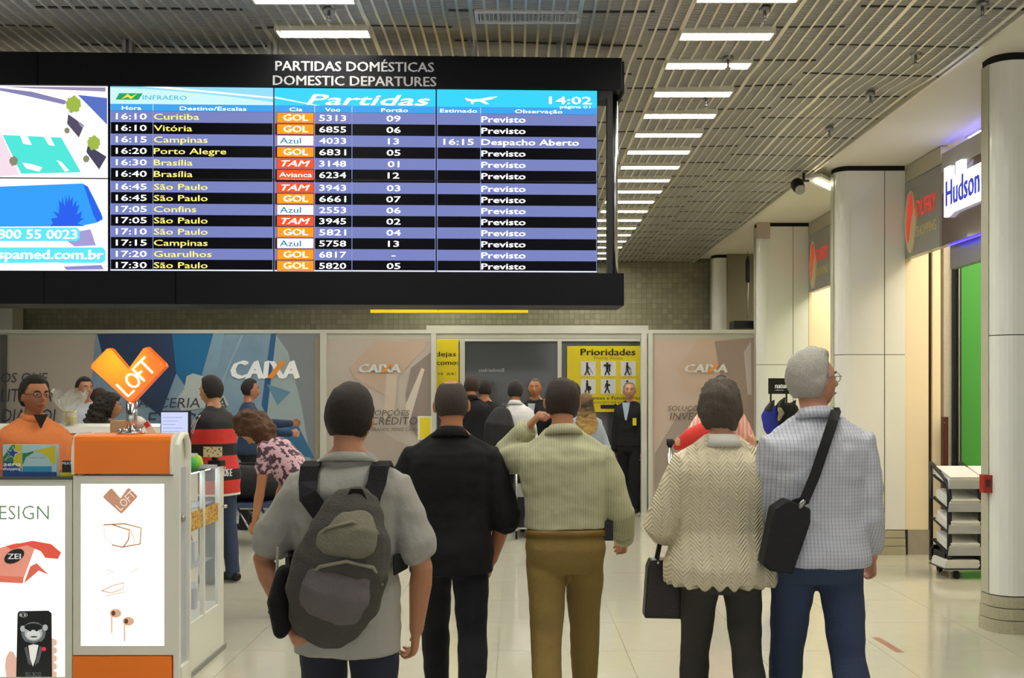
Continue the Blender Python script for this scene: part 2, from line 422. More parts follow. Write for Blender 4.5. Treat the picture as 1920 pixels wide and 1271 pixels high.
# signs
grey_sign = mat('sign_grey', '9a9b98', .3, metal=.3); red_l = mat('sign_red', 'd83a2c', .4, emit=.5); gold = mat('sign_gold', 'cdbf7c', .3, metal=.4, emit=.1)
def dufry(yfar, ynear, label):
    t = empty('shop_sign', (XW, ynear, 0), label=label, cat='sign', group='grey shop signs with oval emblem')
    L = yfar - ynear
    MB().box((0, 0, 2.96), (.08, L, HS - .18), grey_sign).build('sign_panel', t)
    MB().box((.01, 0, HS - .17), (.08, L, HS - .01), mat('sign_head', 'b9b4a0', .5)).build('head_panel', t)
    # emblem: pointed oval with a red band
    zc, yc = 3.30, L * .80
    def lens(k, w, h): return [(yc + w * sin(pi * q / k) , zc + h * cos(pi * q / k)) for q in range(k + 1)] + [(yc - w * sin(pi * q / k), zc - h * cos(pi * q / k)) for q in range(1, k)]
    MB().prism([(yc + (a - yc) * (1 - .25 * abs(b - zc) / .31), b) for a, b in lens(12, .15, .31)], -.016, 0, mat('emblem_gold', 'ddd5ac', .3, metal=.2), axis='x').build('emblem', t)
    b = MB(); pts = [(yc + .06, zc - .20), (yc + .085, zc - .05), (yc + .03, zc + .26), (yc - .04, zc + .27), (yc - .085, zc + .12), (yc - .02, zc + .0), (yc + .03, zc - .18)]
    b.prism(pts, -.020, -.016, red_l, axis='x').build('emblem_band', t)
    b = MB(); U = (0, -1, 0)
    b.text('DUFRY', (-.004, yc - .14, 3.32), .16, red_l, w=min(.5, L * .55), u=U, bold=.02)
    b.text('SHOPPING', (-.004, yc - .14, 3.13), .10, gold, w=min(.5, L * .55), u=U, bold=.015)
    b.build('lettering', t)
dufry(10.4, 9.55, 'larger grey shop sign with oval emblem beside the white glowing letters')
dufry(13.85, 12.66, 'smaller grey shop sign with oval emblem, between the second and third columns')
t = empty('illuminated_sign', (XW, 7.3, 0), label='brown shop fascia with white glowing letters and blue edges', cat='sign')
L = 9.5 - 7.3
brown = mat('sign_brown', '43241f', .25, coat=.4); taupe = mat('sign_taupe', '8f8672', .4)
MB().box((0, 0, 2.957), (.07, L, 3.62), brown).build('fascia_panel', t)
MB().box((.0, 0, 3.62), (.07, L, 3.80), mat('sign_grey2', 'aaa89c', .45)).build('head_panel', t)
b = MB(); pts = [(0, 3.62), (0, 3.5)] + [(L - 1.5 + 1.5 * q / 10, 3.62 - .14 * (1 - q / 10) ** 1.3 + .008 * ((q * 7) % 3)) for q in range(11)]
MB().prism([(L, 3.62), (L, 3.42), (L - .35, 3.56), (L - .6, 3.60), (L - .65, 3.62)], -.004, 0, taupe, axis='x').build('skyline_print', t)
glow = mat('letter_glow', 'f2f4ff', .4, emit=1.8, ecol='e6ecff'); blue_l = mat('letter_blue', '2b35b0', .4, emit=.8)
b = MB(); b2 = MB()
y1 = 9.33 - 7.3; y0 = 8.58 - 7.3
heights = (.41, .30, .41, .30, .30, .30); cw = (y1 - y0) / 6
for q, h in enumerate(heights):
    b.prism([(y1 - cw * q + .0, 3.22 if q else 3.19), (y1 - cw * (q + 1) + .006, 3.22), (y1 - cw * (q + 1) + .006, 3.22 + h), (y1 - cw * q, 3.22 + h)], -.05, -.004, glow, axis='x')
b.build('letter_box', t, label='white glowing letter boxes')
b2.text('Hudson', (-.053, y1 - .05, 3.28), .22, blue_l, w=y1 - y0 - .08, u=(0, -1, 0), bold=.03).build('lettering', t)
led = mat('blue_led', '3a30ff', .4, emit=6, ecol='3a30ff')
MB().box((.02, 0, 3.803), (.04, L, 3.812), led).build('led_strip', t)
MB().box((.02, 0, 2.945), (.04, L - .1, 2.953), led).build('led_strip', t)
MB().box((XW + .09, 7.3, 2.75), (XW + .15, 9.53, 2.99), mat('shutter_grey', '8e8d90', .35, metal=.5)).build('shutter_box', label='grey metal shutter box under the brown fascia', cat='shutter')
# beyond third column
t = empty('hanging_umbrella', at(1402, 478, 16.6), label='folded black and silver umbrella hanging in the gap by the farthest column', cat='umbrella')
MB().tube([(0, 0, -.02), (0, 0, -.1), (0, 0, -.42)], [.01, .035, .035], black, 10).cyl((0, 0, 0), (0, 0, .3), .004, black, 6).build('handle', t)
MB().tube([(0, 0, -.44), (0, 0, -1.0)], [.022, .014], steel, 10).build('canopy', t)
MB().box((0, 0, 0), (.4, .3, .1), black).build('wall_box', label='low black box on top of the partition beside the third column', cat='box', loc=at(1376, 615, 14.2))
MB().box((3.42, YB - .6, 0), (3.9, YB - .5, HS), mat('recess_olive', '77745f', .7)).build('wall_recess', kind='structure')
MB().box((0, 0, 0), (.17, .05, .22), mat('pinkish', 'b9a9a0', .6)).build('wall_panel', label='small pinkish panel high on the third column', cat='panel', loc=at(1420, 446, 13.8))

# ceiling lamps inside the shops, seen only by their light
shop_l = mat('shop_lamp', 'ffe2ae', .4, emit=24, ecol='ffeed4')
for q, (x, y) in enumerate(((5.0, 8.2), (5.0, 9.4), (6.6, 8.8), (5.0, 12.0), (5.0, 13.2), (5.0, 15.5), (6.6, 12.5), (4.3, 8.9), (4.3, 12.9))):
    t = empty('shop_light', (x, y, HS), label='square warm ceiling lamp inside the shops, %s of those hidden behind the columns' % ordn[q], cat='light', group='shop ceiling lamps')
    MB().box((-.3, -.3, -.03), (.3, .3, 0), shop_l).build('diffuser', t); MB().box((-.33, -.33, -.02), (.33, .33, -.001), white).build('frame', t)

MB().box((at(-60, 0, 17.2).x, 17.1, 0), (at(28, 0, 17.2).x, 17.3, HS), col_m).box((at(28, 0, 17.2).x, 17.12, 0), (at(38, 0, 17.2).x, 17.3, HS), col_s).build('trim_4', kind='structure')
# ================================================================ DEPARTURES BOARD
def scr(hexc, s=1.0):
    nm = 'screen_%s_%g' % (hexc, s)
    if nm in MATS: return MATS[nm]
    m = mat(nm, '050505', .5, emit=s, ecol=hexc, spec=.08); return m
BO = Vector((-2.525, 6.436, 0)); BA = R(1.83); BU = Vector((cos(BA), sin(BA), 0))
def bx(px):
    k = (px - VX) / F; return (k * BO.y - BO.x) / (BU.x - k * BU.y)
def bz(px, py):
    Y = BO.y + BU.y * bx(px); return EYE + (VY - py) / F * Y
board = empty('departures_board', BO, BA, 'large black airport departures board with flight screens hung below the ceiling', 'departures board')
case_m = mat('board_case', '0a0b11', .45, spec=.2)
XR = bx(1170); XL = bx(-320)
zt, zb, z1, z2, zm = 3.712, 2.16, 3.512, 2.362, 2.938
hd = MB()
cuts = [XL, bx(72), XR - .012]
for a, b in zip(cuts[:-1], cuts[1:]): hd.bbox((a + .0015, -.015, z1), (b - .0015, .35, zt), case_m, .004)
hd.box((XR - .012, -.01, z1 - .02), (XR, .35, zt - .02), case_m); hd.build('header_panel', board)
hd = MB(); cuts = [XL, bx(84), bx(330), XR]
for a, b in zip(cuts[:-1], cuts[1:]): hd.bbox((a + .001, -.015, zb), (b - .001, .35, z2), case_m, .004)
hd.build('footer_panel', board)
MB().box((XL, .1, z2), (bx(1121), .3, z1), black).build('back_case', board)
MB().box((bx(1139), .0, z2), (bx(1149), .08, z1), black).box((bx(1121), .0, z1 - .05), (bx(1140), .05, z1), black).build('side_post', board)
MB().cyl((bx(1156), .1, z2), (bx(1156), .1, z1), .022, chrome, 20).build('pole', board)
for q in (-1.2, bx(222), bx(498), bx(880), bx(1050)): MB().box((q - .012, .1, zt), (q + .012, .16, HC + .05), steel).box((q + .03, .1, zt), (q + .05, .16, HC + .05), steel).build('hanger', board)
grey_t = mat('board_lettering', 'b6b6ba', .5, emit=.1)
b = MB()
b.text('PARTIDAS DOMÉSTICAS', (bx(666), -.017, bz(666, 135)), .058, grey_t, w=bx(814) - bx(518), align='C', bold=.02)
b.build('lettering', board); b = MB()
b.text('DOMESTIC DEPARTURES', (bx(666), -.017, bz(666, 162)), .058, grey_t, w=bx(819) - bx(514), align='C', bold=.02)
b.build('lettering', board)
S_odd, S_even, S_hdr, S_lite, S_line = scr('7c86c4', 1), scr('04040c', 1), scr('3fa0e8', 1.1), scr('35c4ec', 1.25), scr('8ea0e0', 1)
S_white, S_yel, S_blk = scr('ffffff', 1.5), scr('fff07a', 1.15), scr('020208', 1)
S_or, S_red, S_az = scr('ff9a1e', 1.15), scr('f0562a', 1.1), scr('2a86b0', 1)
rows = [('16:10', 'Curitiba', 'G', '5313', '09', '', 'Previsto'), ('16:10', 'Vitória', 'G', '6855', '06', '', 'Previsto'), ('16:15', 'Campinas', 'A', '4033', '13', '16:15', 'Despacho Aberto'),
        ('16:20', 'Porto Alegre', 'G', '6831', '05', '', 'Previsto'), ('16:30', 'Brasília', 'T', '3148', '01', '', 'Previsto'), ('16:40', 'Brasília', 'V', '6234', '12', '', 'Previsto'),
        ('16:45', 'São Paulo', 'T', '3943', '03', '', 'Previsto'), ('16:45', 'São Paulo', 'G', '6661', '07', '', 'Previsto'), ('17:05', 'Confins', 'A', '2553', '06', '', 'Previsto'),
        ('17:05', 'São Paulo', 'T', '3945', '02', '', 'Previsto'), ('17:10', 'São Paulo', 'G', '5821', '04', '', 'Previsto'), ('17:15', 'Campinas', 'A', '5758', '13', '', 'Previsto'),
        ('17:20', 'Guarulhos', 'G', '6817', '-', '', 'Previsto'), ('17:30', 'São Paulo', 'G', '5820', '05', '', 'Previsto')]
class Cells:       # each word on a screen is a sub-part of its monitor
    def __init__(s): s.l = []
    def text(s, *a, **k): s.l.append(MB().text(*a, **k))
    def poly(s, *a): s.l.append(MB().poly(*a))
    def flush(s, par):
        for b_ in s.l: b_.build('screen_lettering', par)
cx = [205.5, 513.5, 818, 1120.5]
rc = [218.5, 240, 261.5, 283, 304.5, 326, 350, 371, 392, 413, 434, 455, 476, 497]     # row centres along x = 247
rz = [bz(247, y) for y in rc]; pit = .0705
def quad(mb, x0, x1, za, zb_, m, y=-.001): mb.poly([(x0, y, za), (x1, y, za), (x1, y, zb_), (x0, y, zb_)], m)
for c in range(3):
    xa, xb = bx(cx[c]) + .004, bx(cx[c + 1]) - .004
    for r_ in range(2):
        za, zc = (zm + .003, z1 - .004) if r_ == 0 else (z2 + .006, zm - .004)
        mon = MB().box((xa - .004, 0, za - .004), (xb + .004, .09, zc + .004), black).build('monitor', board)
        im = MB(); tx = Cells(); y = -.004
        quad(im, xa, xb, za, zc, S_blk)
        if r_ == 0:
            ht = bz(247, 195); hb = bz(247, 207.5)
            quad(im, xa, xb, ht, zc, S_lite if c else scr('8fd8f4', 1.1), -.0015)
            quad(im, xa, xb, hb, ht, S_hdr, -.0015)
            if c == 0:      # white swoosh growing from the left
                pts = [(xa, -.002, ht + .01)] + [(xa + (xb - xa) * q / 12, -.002, ht + .075 - .06 * (q / 12) ** 2) for q in range(13)][::-1]
                im.poly([(xa, -.002, ht), (xb, -.002, ht), (xb, -.002, ht + .018)] + [(xa + (xb - xa) * q / 12, -.002, ht + .10 - .082 * (q / 12) ** 1.6) for q in range(11, -1, -1)], scr('c8f0fa', 1.1))
                im.poly([(xa + .35 * (xb - xa), -.0025, zc), (xb, -.0025, ht + .05), (xb, -.0025, ht + .04), (xa + .2 * (xb - xa), -.0025, zc)], scr('f4fcff', 1.2))
            if c == 1: im.poly([(xa, -.0025, ht + .055), (bx(600), -.0025, ht), (bx(590), -.0025, ht), (xa, -.0025, ht + .043)], scr('d8f4fc', 1.1))
        ks = range(0, 6) if r_ == 0 else range(6, 14)
        split = {0: [bx(287)], 1: [bx(590), bx(660)], 2: [bx(901)]}[c]
        for k in ks:
            quad(im, xa, xb, max(za, rz[k] - pit / 2), min(zc, rz[k] + pit / 2), S_odd if k % 2 == 0 else S_even, -.0015)
        if r_: quad(im, xa, xb, za, za + .008, scr('dfe6ff', 1.2), -.002)
        for q in split: quad(im, q - .002, q + .002, za, (bz(247, 207.5) if r_ == 0 else zc), S_line, -.002)
        if r_ == 0:
            for q in split: quad(im, q - .002, q + .002, bz(247, 207), bz(247, 196), scr('d0e8ff', 1), -.002)
        for q in (xa + .003, xb - .003): quad(im, q - .0015, q + .0015, za, bz(247, 195) if r_ == 0 else zc, S_line, -.002)
        H = .036
        if r_ == 0:
            zh = bz(247, 206)
            if c == 0:
                for s_, p_, ww in (('Hora', 247, 36), ('Destino/Escalas', 400, 124)): tx.text(s_, (bx(p_), y, zh), .022, S_white, w=ww * .0033, align='C', bold=.02)
                tx.poly([(bx(217), y, bz(217, 187)), (bx(260), y, bz(217, 187)), (bx(268), y, bz(217, 175)), (bx(224), y, bz(217, 175))], scr('2aa860', 1))
                tx.poly([(bx(228), y - .001, bz(217, 186)), (bx(240), y - .001, bz(217, 176)), (bx(246), y - .001, bz(217, 181)), (bx(258), y - .001, bz(217, 176)), (bx(246), y - .001, bz(217, 186)), (bx(240), y - .001, bz(217, 182))], scr('f4e04a', 1.1))
                tx.text('INFRAERO', (bx(268), y, bz(268, 187)), .026, scr('58c4d4', 1), w=.27, bold=.02)
            if c == 1:
                for s_, p_, ww in (('Cia', 555, 24), ('Voo', 624, 28), ('Portão', 740, 50)): tx.text(s_, (bx(p_), y, zh), .022, S_white, w=ww * .0033, align='C', bold=.02)
                tx.text('Partidas', (bx(576), y, bz(576, 196)), .062, S_white, w=.76, bold=.04, shear=.25)
            if c == 2:
                for s_, p_, ww in (('Estimado', 860, 70), ('Observação', 1010, 90)): tx.text(s_, (bx(p_), y, zh), .022, S_white, w=ww * .0033, align='C', bold=.02)
                tx.text('14:02', (bx(1030), y, bz(1030, 195)), .045, S_white, w=.265, bold=.03)
                tx.text('página 01', (bx(1050), y, bz(1050, 203)), .017, S_white, w=.19, bold=.02)
                X0, Z0 = bx(872), bz(872, 190)     # small aeroplane
                pl = [(0, .02), (.04, .012), (.10, .016), (.16, .028), (.205, .032), (.17, .015), (.12, .004), (.15, -.016), (.13, -.018), (.09, 0), (.055, -.003), (.05, -.018), (.04, -.018), (.035, 0), (.01, .004)]
                tx.poly([(X0 + a, y, Z0 + d) for a, d in pl], S_white)
        for k in ks:
            hh, de, ci, vo, po, es, ob = rows[k]; z = rz[k] - H / 2
            if c == 0:
                tx.text(hh, (bx(218), y, z), H, S_white, w=.187, bold=.022)
                tx.text(de, (bx(289), y, z), H, S_yel, sx=1.62, bold=.02)
            if c == 1:
                xa_, xb_ = bx(519), bx(589); cm = {'G': S_or, 'A': scr('ffffff', 1.2), 'T': S_red, 'V': S_red}[ci]
                quad(im, xa_, xb_, rz[k] - pit / 2 + .003, rz[k] + pit / 2 - .003, scr('c04a20', 1), -.0025)
                quad(im, xa_ + .004, xb_ - .004, rz[k] - pit / 2 + .006, rz[k] + pit / 2 - .005, cm, -.003)
                if ci == 'G': tx.text('GOL', (bx(532), y, z), .038, scr('fff6d8', 1.4), w=.15, bold=.05)
                if ci == 'A': tx.text('Azul', (bx(525), y, z), .036, S_az, w=.13, bold=.015)
                if ci == 'T': tx.text('TAM', (bx(528), y, z), .036, scr('fff0e8', 1.4), w=.175, bold=.045, shear=.3)
                if ci == 'V': tx.text('Avianca', (bx(524), y, z + .005), .028, scr('fff0e8', 1.4), w=.20, bold=.03); tx.text('STAR ALLIANCE', (bx(526), y, rz[k] - pit / 2 + .004), .009, scr('c8b8b8', 1), w=.18)
                tx.text(vo, (bx(599), y, z), H, S_white, w=.165, bold=.022); tx.text(po, (bx(738), y, z), H, S_white, sx=1.75, align='C', bold=.022)
            if c == 2:
                if es: tx.text(es, (bx(860), y, z), H, S_white, w=.187, align='C', bold=.022)
                tx.text(ob, (bx(903), y, z), H, S_white, sx=1.62, bold=.03)
        im.build('screen_image', mon); tx.flush(mon)
# left advertising screens
xa, xb = bx(203) - 1.01, bx(203) - .002
def bp(px, py, y=-.002): return (bx(px), y, bz(px, py))
mon = MB().box((xa, 0, zm), (xb + .002, .09, z1), black).build('monitor', board)
im = MB(); quad(im, xa, xb, zm + .003, z1 - .004, scr('fbf8fc', 1.25))
im.poly([bp(5, 253), bp(115, 258), bp(152, 323), bp(40, 326)], scr('4fe0d4', 1.1))
for q in ([(38, 254), (52, 255), (60, 272), (44, 270)], [(82, 256), (95, 257), (103, 274), (92, 272)], [(42, 305), (60, 308), (80, 314), (74, 322), (50, 316)], [(106, 300), (116, 304), (130, 320), (122, 322)]):
    im.poly([bp(a, b_, -.003) for a, b_ in q], scr('fbf8fc', 1.25))
im.poly([bp(146, 178), bp(201, 184), bp(201, 234), bp(168, 200)], scr('5a74c8', 1)); im.poly([bp(0, 165), bp(60, 172), bp(130, 190), bp(120, 196), bp(50, 180), bp(0, 170)], scr('8a86b4', 1))
im.poly([bp(120, 185), bp(201, 234), bp(201, 290), bp(150, 235)], scr('f4f4fc', 1.2)); im.poly([bp(128, 214), bp(158, 235), bp(148, 258), bp(126, 232)], scr('585068', 1)); im.poly([bp(165, 272), bp(200, 294), bp(186, 318), bp(162, 285)], scr('4a4860', 1))
im.poly([bp(0, 255), bp(4, 255), bp(20, 290), bp(36, 328), bp(0, 331)], scr('eed8e4', 1.1))
for (a, b_, r1) in ((138, 196, 14), (176, 268, 12), (126, 245, 5), (162, 298, 6), (26, 302, 8)):
    im.poly([bp(a + r1 * cos(t_ * pi / 12) * (1 + .13 * sin(t_ * 2.6)), b_ + r1 * sin(t_ * pi / 12) * (1.1 + .15 * cos(t_ * 1.7)), -.0035) for t_ in range(24)], scr('a4bc4c' if r1 > 9 else '8c8c70', 1))
im.poly([bp(0, 162), bp(198, 164), bp(198, 172), bp(60, 166)], scr('9a90b0', 1))
im.build('screen_image', mon)
mon = MB().box((xa, 0, z2), (xb + .002, .09, zm), black).build('monitor', board)
im = MB(); quad(im, xa, xb, z2 + .004, zm - .004, scr('f6eef8', 1.2))
im.poly([bp(-60, 352)] + [bp(0, 350), bp(155, 344), bp(165, 350), bp(178, 375), bp(190, 400), bp(193, 412), bp(180, 418), bp(150, 424), bp(0, 425), bp(-60, 425)], scr('3298ee', 1.15))
random.seed(11); im.poly([bp(127 + (33 + (q % 2) * random.uniform(-14, -4)) * cos(pi + pi * q / 26) * (1 - .15 * sin(pi * q / 26)), 424 + (60 + (q % 2) * random.uniform(-24, -6)) * sin(pi + pi * q / 26), -.003) for q in range(27)], scr('2a5ee6', 1.1))
im.poly([bp(157, 346, -.003), bp(165, 350, -.003), bp(193, 408, -.003), bp(183, 417, -.003), bp(176, 405, -.003)], scr('2a62e4', 1.1))
im.poly([bp(110, 440, -.003), bp(170, 430, -.003), bp(180, 460, -.003), bp(140, 462, -.003)], scr('a8a0d8', 1)); im.poly([bp(120, 500, -.003), bp(190, 497, -.003), bp(195, 505, -.003), bp(125, 506, -.003)], scr('8f90d8', 1))
for a, b_, c_, d_ in ((-60, 427, 150, 452), (-60, 464, 198, 493)):
    im.poly([bp(a, b_, -.004), bp(c_ - 5, b_, -.004), bp(c_, b_ + 6, -.004), bp(c_, d_ - 5, -.004), bp(c_ - 6, d_, -.004), bp(a, d_, -.004)], scr('5fdcec', 1.15))
im.poly([bp(0, 494, -.004), bp(110, 492, -.004), bp(122, 504, -.004), bp(0, 507, -.004)], scr('ffffff', 1.3))
im.build('screen_image', mon)
tx = Cells(); tx.text('0800 55 0023', (bx(145), -.006, bz(145, 448)), .055, S_white, w=.53, align='R', bold=.03); tx.text('www.spamed.com.br', (bx(194), -.006, bz(194, 486)), .056, S_white, w=.89, align='R', bold=.04)
tx.flush(mon)
# ---- yellow hanging sign behind the board
yel = mat('sign_yellow', 'e8c81e', .45, emit=.22); ink = mat('sign_ink', '1a1a18', .6)
t = empty('hanging_sign', (0, 12, 0), label='yellow hanging direction sign mostly hidden behind the departures board', cat='sign')
a = at(694, 586, 12); c = at(990, 530, 12)
MB().bbox((a.x, 0, a.z), (c.x, .08, c.z), yel, .01).build('sign_panel', t)
for q in (a.x + .2, c.x - .2): MB().cyl((q, .04, c.z), (q, .04, HC), .01, steel, 8).build('rod', t)
b = MB(); g = at(806, 580, 12); b.text('Departure', (g.x, -.003, g.z), .055, mat('sign_grey_ink', '8a7f3c', .6), w=.33)
h = at(862, 579, 12); b.box((h.x, -.003, h.z), (h.x + .23, -.001, h.z + .05), mat('sign_block', '77745f', .6)); b.text('Embarque', (g.x, -.003, g.z + .12), .12, ink, w=.9, bold=.02); b.build('lettering', t)
# ================================================================ PARTITION WITH POSTERS
YP = 14.05; ZT = 2.479
alu = mat('frame_aluminium', 'c9cabf', .35, metal=.15)
part_ = empty('partition', (0, YP, 0), label='long white framed partition with bank posters across the hall', cat='partition')
def pl(px): return (px - VX) / F * YP
def pzz(py): return EYE + (VY - py) / F * YP
fr = MB().bbox((-9, 0, ZT - .05), (pl(1432), .14, ZT), alu, .008).build('top_rail', part_)
MB().box((-9, .02, ZT - .115), (pl(1432), .12, ZT - .05), mat('frame_shade', 'b5b6aa', .45)).build('top_panel', part_)
for a, b_ in ((600, 612), (808, 818), (1202, 1213), (1215, 1224), (1422, 1432), (-40, -30)):
    MB().bbox((pl(a), -.02, 0), (pl(b_), .12, ZT - .05), alu, .006).build('post', part_)
MB().box((pl(590), .0, 0), (pl(600), .1, ZT - .1), mat('frame_brown', '8c8470', .5)).build('inner_post', part_)
poster_g = pattern_mat('poster_grey', lambda nt, x, y, z: (noise_socket(nt, .9, 2), 'a89e96', 'c4bab0', None), .35)
poster_b = pattern_mat('poster_sky', lambda nt, x, y, z: (noise_socket(nt, 1.6, 6), '2c6a9c', 'a8bcc4', None), .35)
def flat(name, polys, parent, y0=.01, step=.0008, **kw):
    mb = MB()
    for q, (pts, m) in enumerate(polys): mb.poly([(pl(a), y0 - step * q, pzz(b_)) for a, b_ in pts], m)
    return mb.build(name, parent, **kw)
pm = lambda h: mat('print_' + h, h, .4)
# long blue poster
MB().box((-9, .02, .0), (pl(592), .08, ZT - .115), poster_g).build('poster_board', part_, label='long blue and grey bank poster')
flat('poster_print', [([(180, 626), (597, 624), (597, 960), (150, 960)], poster_b), ([(320, 624), (400, 624), (365, 750), (330, 700)], pm('1d6c9e')), ([(182, 626), (322, 624), (330, 700), (300, 780), (200, 700)], pm('2c4062')),
    ([(515, 624), (597, 624), (597, 960), (560, 960), (500, 800)], pm('7c838b')), ([(515, 624), (540, 660), (565, 760), (585, 880), (500, 850), (490, 760)], pm('9aacb0')),
    ([(508, 624), (518, 624), (500, 780), (490, 760)], pm('2a5c8e')), ([(492, 780), (560, 800), (590, 860), (540, 850), (500, 830)], pm('3b6c92')), ([(500, 720), (545, 735), (520, 760)], pm('5f8aa6')),
    ([(400, 624), (420, 624), (408, 690), (398, 690)], pm('7fa3b8')), ([(452, 628), (456, 628), (400, 760), (396, 760)], pm('8fb0c0')), ([(0, 628), (14, 628), (10, 900), (0, 900)], pm('5b5a58')),
    ([(345, 730), (350, 705), (362, 700), (380, 705), (395, 718), (400, 735), (420, 742), (430, 760), (340, 770), (330, 750)], pm('b9c3c4'))], part_)
cx_w = mat('logo_white', 'e8eaea', .4, emit=.12); cx_o = mat('logo_orange', 'e08a2a', .4, emit=.08)
def caixa(px0, px1, pyb, h, tone=cx_w):
    b = MB(); W = pl(px1) - pl(px0); x0 = pl(px0); z = pzz(pyb); y = -.008; H = h / F * YP
    L = W / 5.0
    b.text('CAI', (x0, y, z), H, tone, w=W * .545, bold=.06, shear=.12)
    b.text('A', (x0 + W, y, z), H, tone, w=W * .24, bold=.06, align='R', shear=.1)
    xx = x0 + W * .54
    b.poly([(xx + .02 * W, y, z + H), (xx + .10 * W, y, z + H), (xx + .26 * W, y, z), (xx + .17 * W, y, z)], tone)
    b.poly([(xx - .02 * W, y - .001, z), (xx + .07 * W, y - .001, z), (xx + .28 * W, y - .001, z + H), (xx + .19 * W, y - .001, z + H)], cx_o)
    b.build('logo', part_)
caixa(435, 560, 709, 32); caixa(674, 750, 698, 15, mat('logo_pale', 'ccd3d8', .4)); caixa(1285, 1363, 698, 15, mat('logo_pale2', 'd8d4d0', .4))
p_ink = mat('poster_ink', '3e4450', .6)
b = MB()
for s_, px, py, h, wpx, al in (('OS QUE', 90, 717, 18, 88, 'R'), ('CILITAM A', 97, 753, 24, 120, 'R'), ('DIA A DIA DOI', 105, 791, 24, 180, 'R'), ('PARCERIA NA', 245, 764, 18, 180, 'L'), ('EXPORTA', 276, 799, 26, 165, 'L')):
    b.text(s_, (pl(px), -.004, pzz(py)), h / F * YP, p_ink, w=wpx / F * YP, align=al, shear=.15)
b.build('poster_lettering', part_)
pr = MB().box((pl(612), .02, 0), (pl(808), .08, ZT - .115), poster_g).build('poster_board', part_, label='pale pinkish bank poster with credit lettering')
flat('poster_print', [([(655, 690), (700, 640), (808, 640), (770, 680), (720, 740), (665, 710)], pm('b9a392')), ([(770, 690), (808, 660), (808, 860), (770, 800), (760, 740)], pm('8c807a')), ([(760, 760), (790, 690), (796, 692), (765, 800)], pm('cfc6ba')), ([(725, 700), (745, 700), (740, 770), (718, 790)], pm('c8b8a8')), ([(620, 850), (700, 800), (790, 850), (808, 930), (620, 960)], pm('a89c92'))], part_, .012)
b = MB()
for s_, px, py, h, wpx in (('AS OPÇÕES', 768, 779, 10, 92), ('DE CRÉDITO', 783, 796, 14, 120), ('PENSE GRANDE, PENSE CAIXA', 786, 808, 6, 118)):
    b.text(s_, (pl(px), -.004, pzz(py)), h / F * YP, mat('poster_ink2', '5e564e', .6), w=wpx / F * YP, align='R', shear=.15)
b.build('poster_lettering', part_)
MB().box((pl(1224), .02, 0), (pl(1422), .08, ZT - .115), pattern_mat('poster_pink', lambda nt, x, y, z: (noise_socket(nt, .9, 2), 'b09a90', 'd0beb0', None), .35)).build('poster_board', part_, label='pale pinkish bank poster with investment lettering')
flat('poster_print', [([(1270, 690), (1310, 635), (1422, 635), (1400, 670), (1340, 710), (1290, 740)], pm('c0a898')), ([(1340, 640), (1422, 632), (1422, 960), (1380, 960), (1350, 700)], pm('98857e')), ([(1228, 850), (1270, 780), (1310, 760), (1320, 960), (1228, 960)], pm('9c8e88')), ([(1395, 660), (1408, 640), (1410, 740), (1402, 740)], pm('b8aca8'))], part_, .012)
b = MB()
for s_, px, py, h, wpx in (('SOLUÇÕES', 1252, 770, 9, 72), ('INVEST', 1256, 787, 13, 68)):
    b.text(s_, (pl(px), -.004, pzz(py)), h / F * YP, mat('poster_ink3', '6a5a52', .6), w=wpx / F * YP, shear=.15)
b.build('poster_lettering', part_)
# ---- dark glass wall in the opening
YG = 14.75
gl = empty('glass_wall', (0, YG, 0), label='dark grey glossy glass wall behind the queue', cat='glass wall')
dk = mat('dark_glass', '4a4d50', .12, coat=.5)
def gx(px): return (px - VX) / F * YG
def gz(py): return EYE + (VY - py) / F * YG
for a, b_ in ((800, 862), (872, 1045), (1053, 1215)):
    MB().box((gx(a), 0, 0), (gx(b_), .03, ZT), dk).build('glass_pane', gl)
for a, b_ in ((862, 872), (1045, 1053)): MB().bbox((gx(a), -.04, 0), (gx(b_), .04, ZT), alu, .005).build('post', gl)
MB().box((gx(800), -.03, gz(640)), (gx(1215), .03, ZT + .1), alu).build('head_rail', gl)
b = MB(); b.text('Bombardeio', (gx(945), -.003, gz(697)), .05, mat('reflection_grey', 'a8aaac', .5), w=.36, u=(-1, 0, 0), align='L'); b.build('reflected_lettering', gl)  # mirrored letters laid on the pane to imitate a reflection
# ---- yellow priority sign
sy = mat('notice_yellow', 'dcc81a', .45)
t = empty('priority_sign', (0, YG - .06, 0), label='large yellow priority notice with black pictograms and an arrow', cat='sign')
MB().box((gx(1063), 0, gz(772)), (gx(1207), .02, gz(649)), sy).build('sign_panel', t)
ip = lambda px: (px - VX) / F * (YG - .06); iz = lambda py: EYE + (VY - py) / F * (YG - .06)
b = MB(); b.text('Prioridades', (ip(1089), -.004, iz(666)), .092, ink, w=ip(1191) - ip(1089), bold=.03)
b.text('Priority Access', (ip(1114), -.004, iz(674)), .042, mat('sign_sub', '6e6a1c', .6), w=.40)
b.text('Gestantes e Funcionários', (ip(1088), -.004, iz(749)), .045, ink, w=.88, bold=.02); b.text('passengers and crew members', (ip(1110), -.004, iz(756)), .036, mat('sign_sub', '6e6a1c'), w=.7)
b.box((ip(1126), -.006, iz(766)), (ip(1152), -.002, iz(759)), ink).prism([(ip(1152), iz(769)), (ip(1163), iz(762.5)), (ip(1152), iz(756))], -.006, -.002, ink, axis='y')
b.build('lettering', t)
pan = mat('pictogram_panel', 'd8dade', .5)
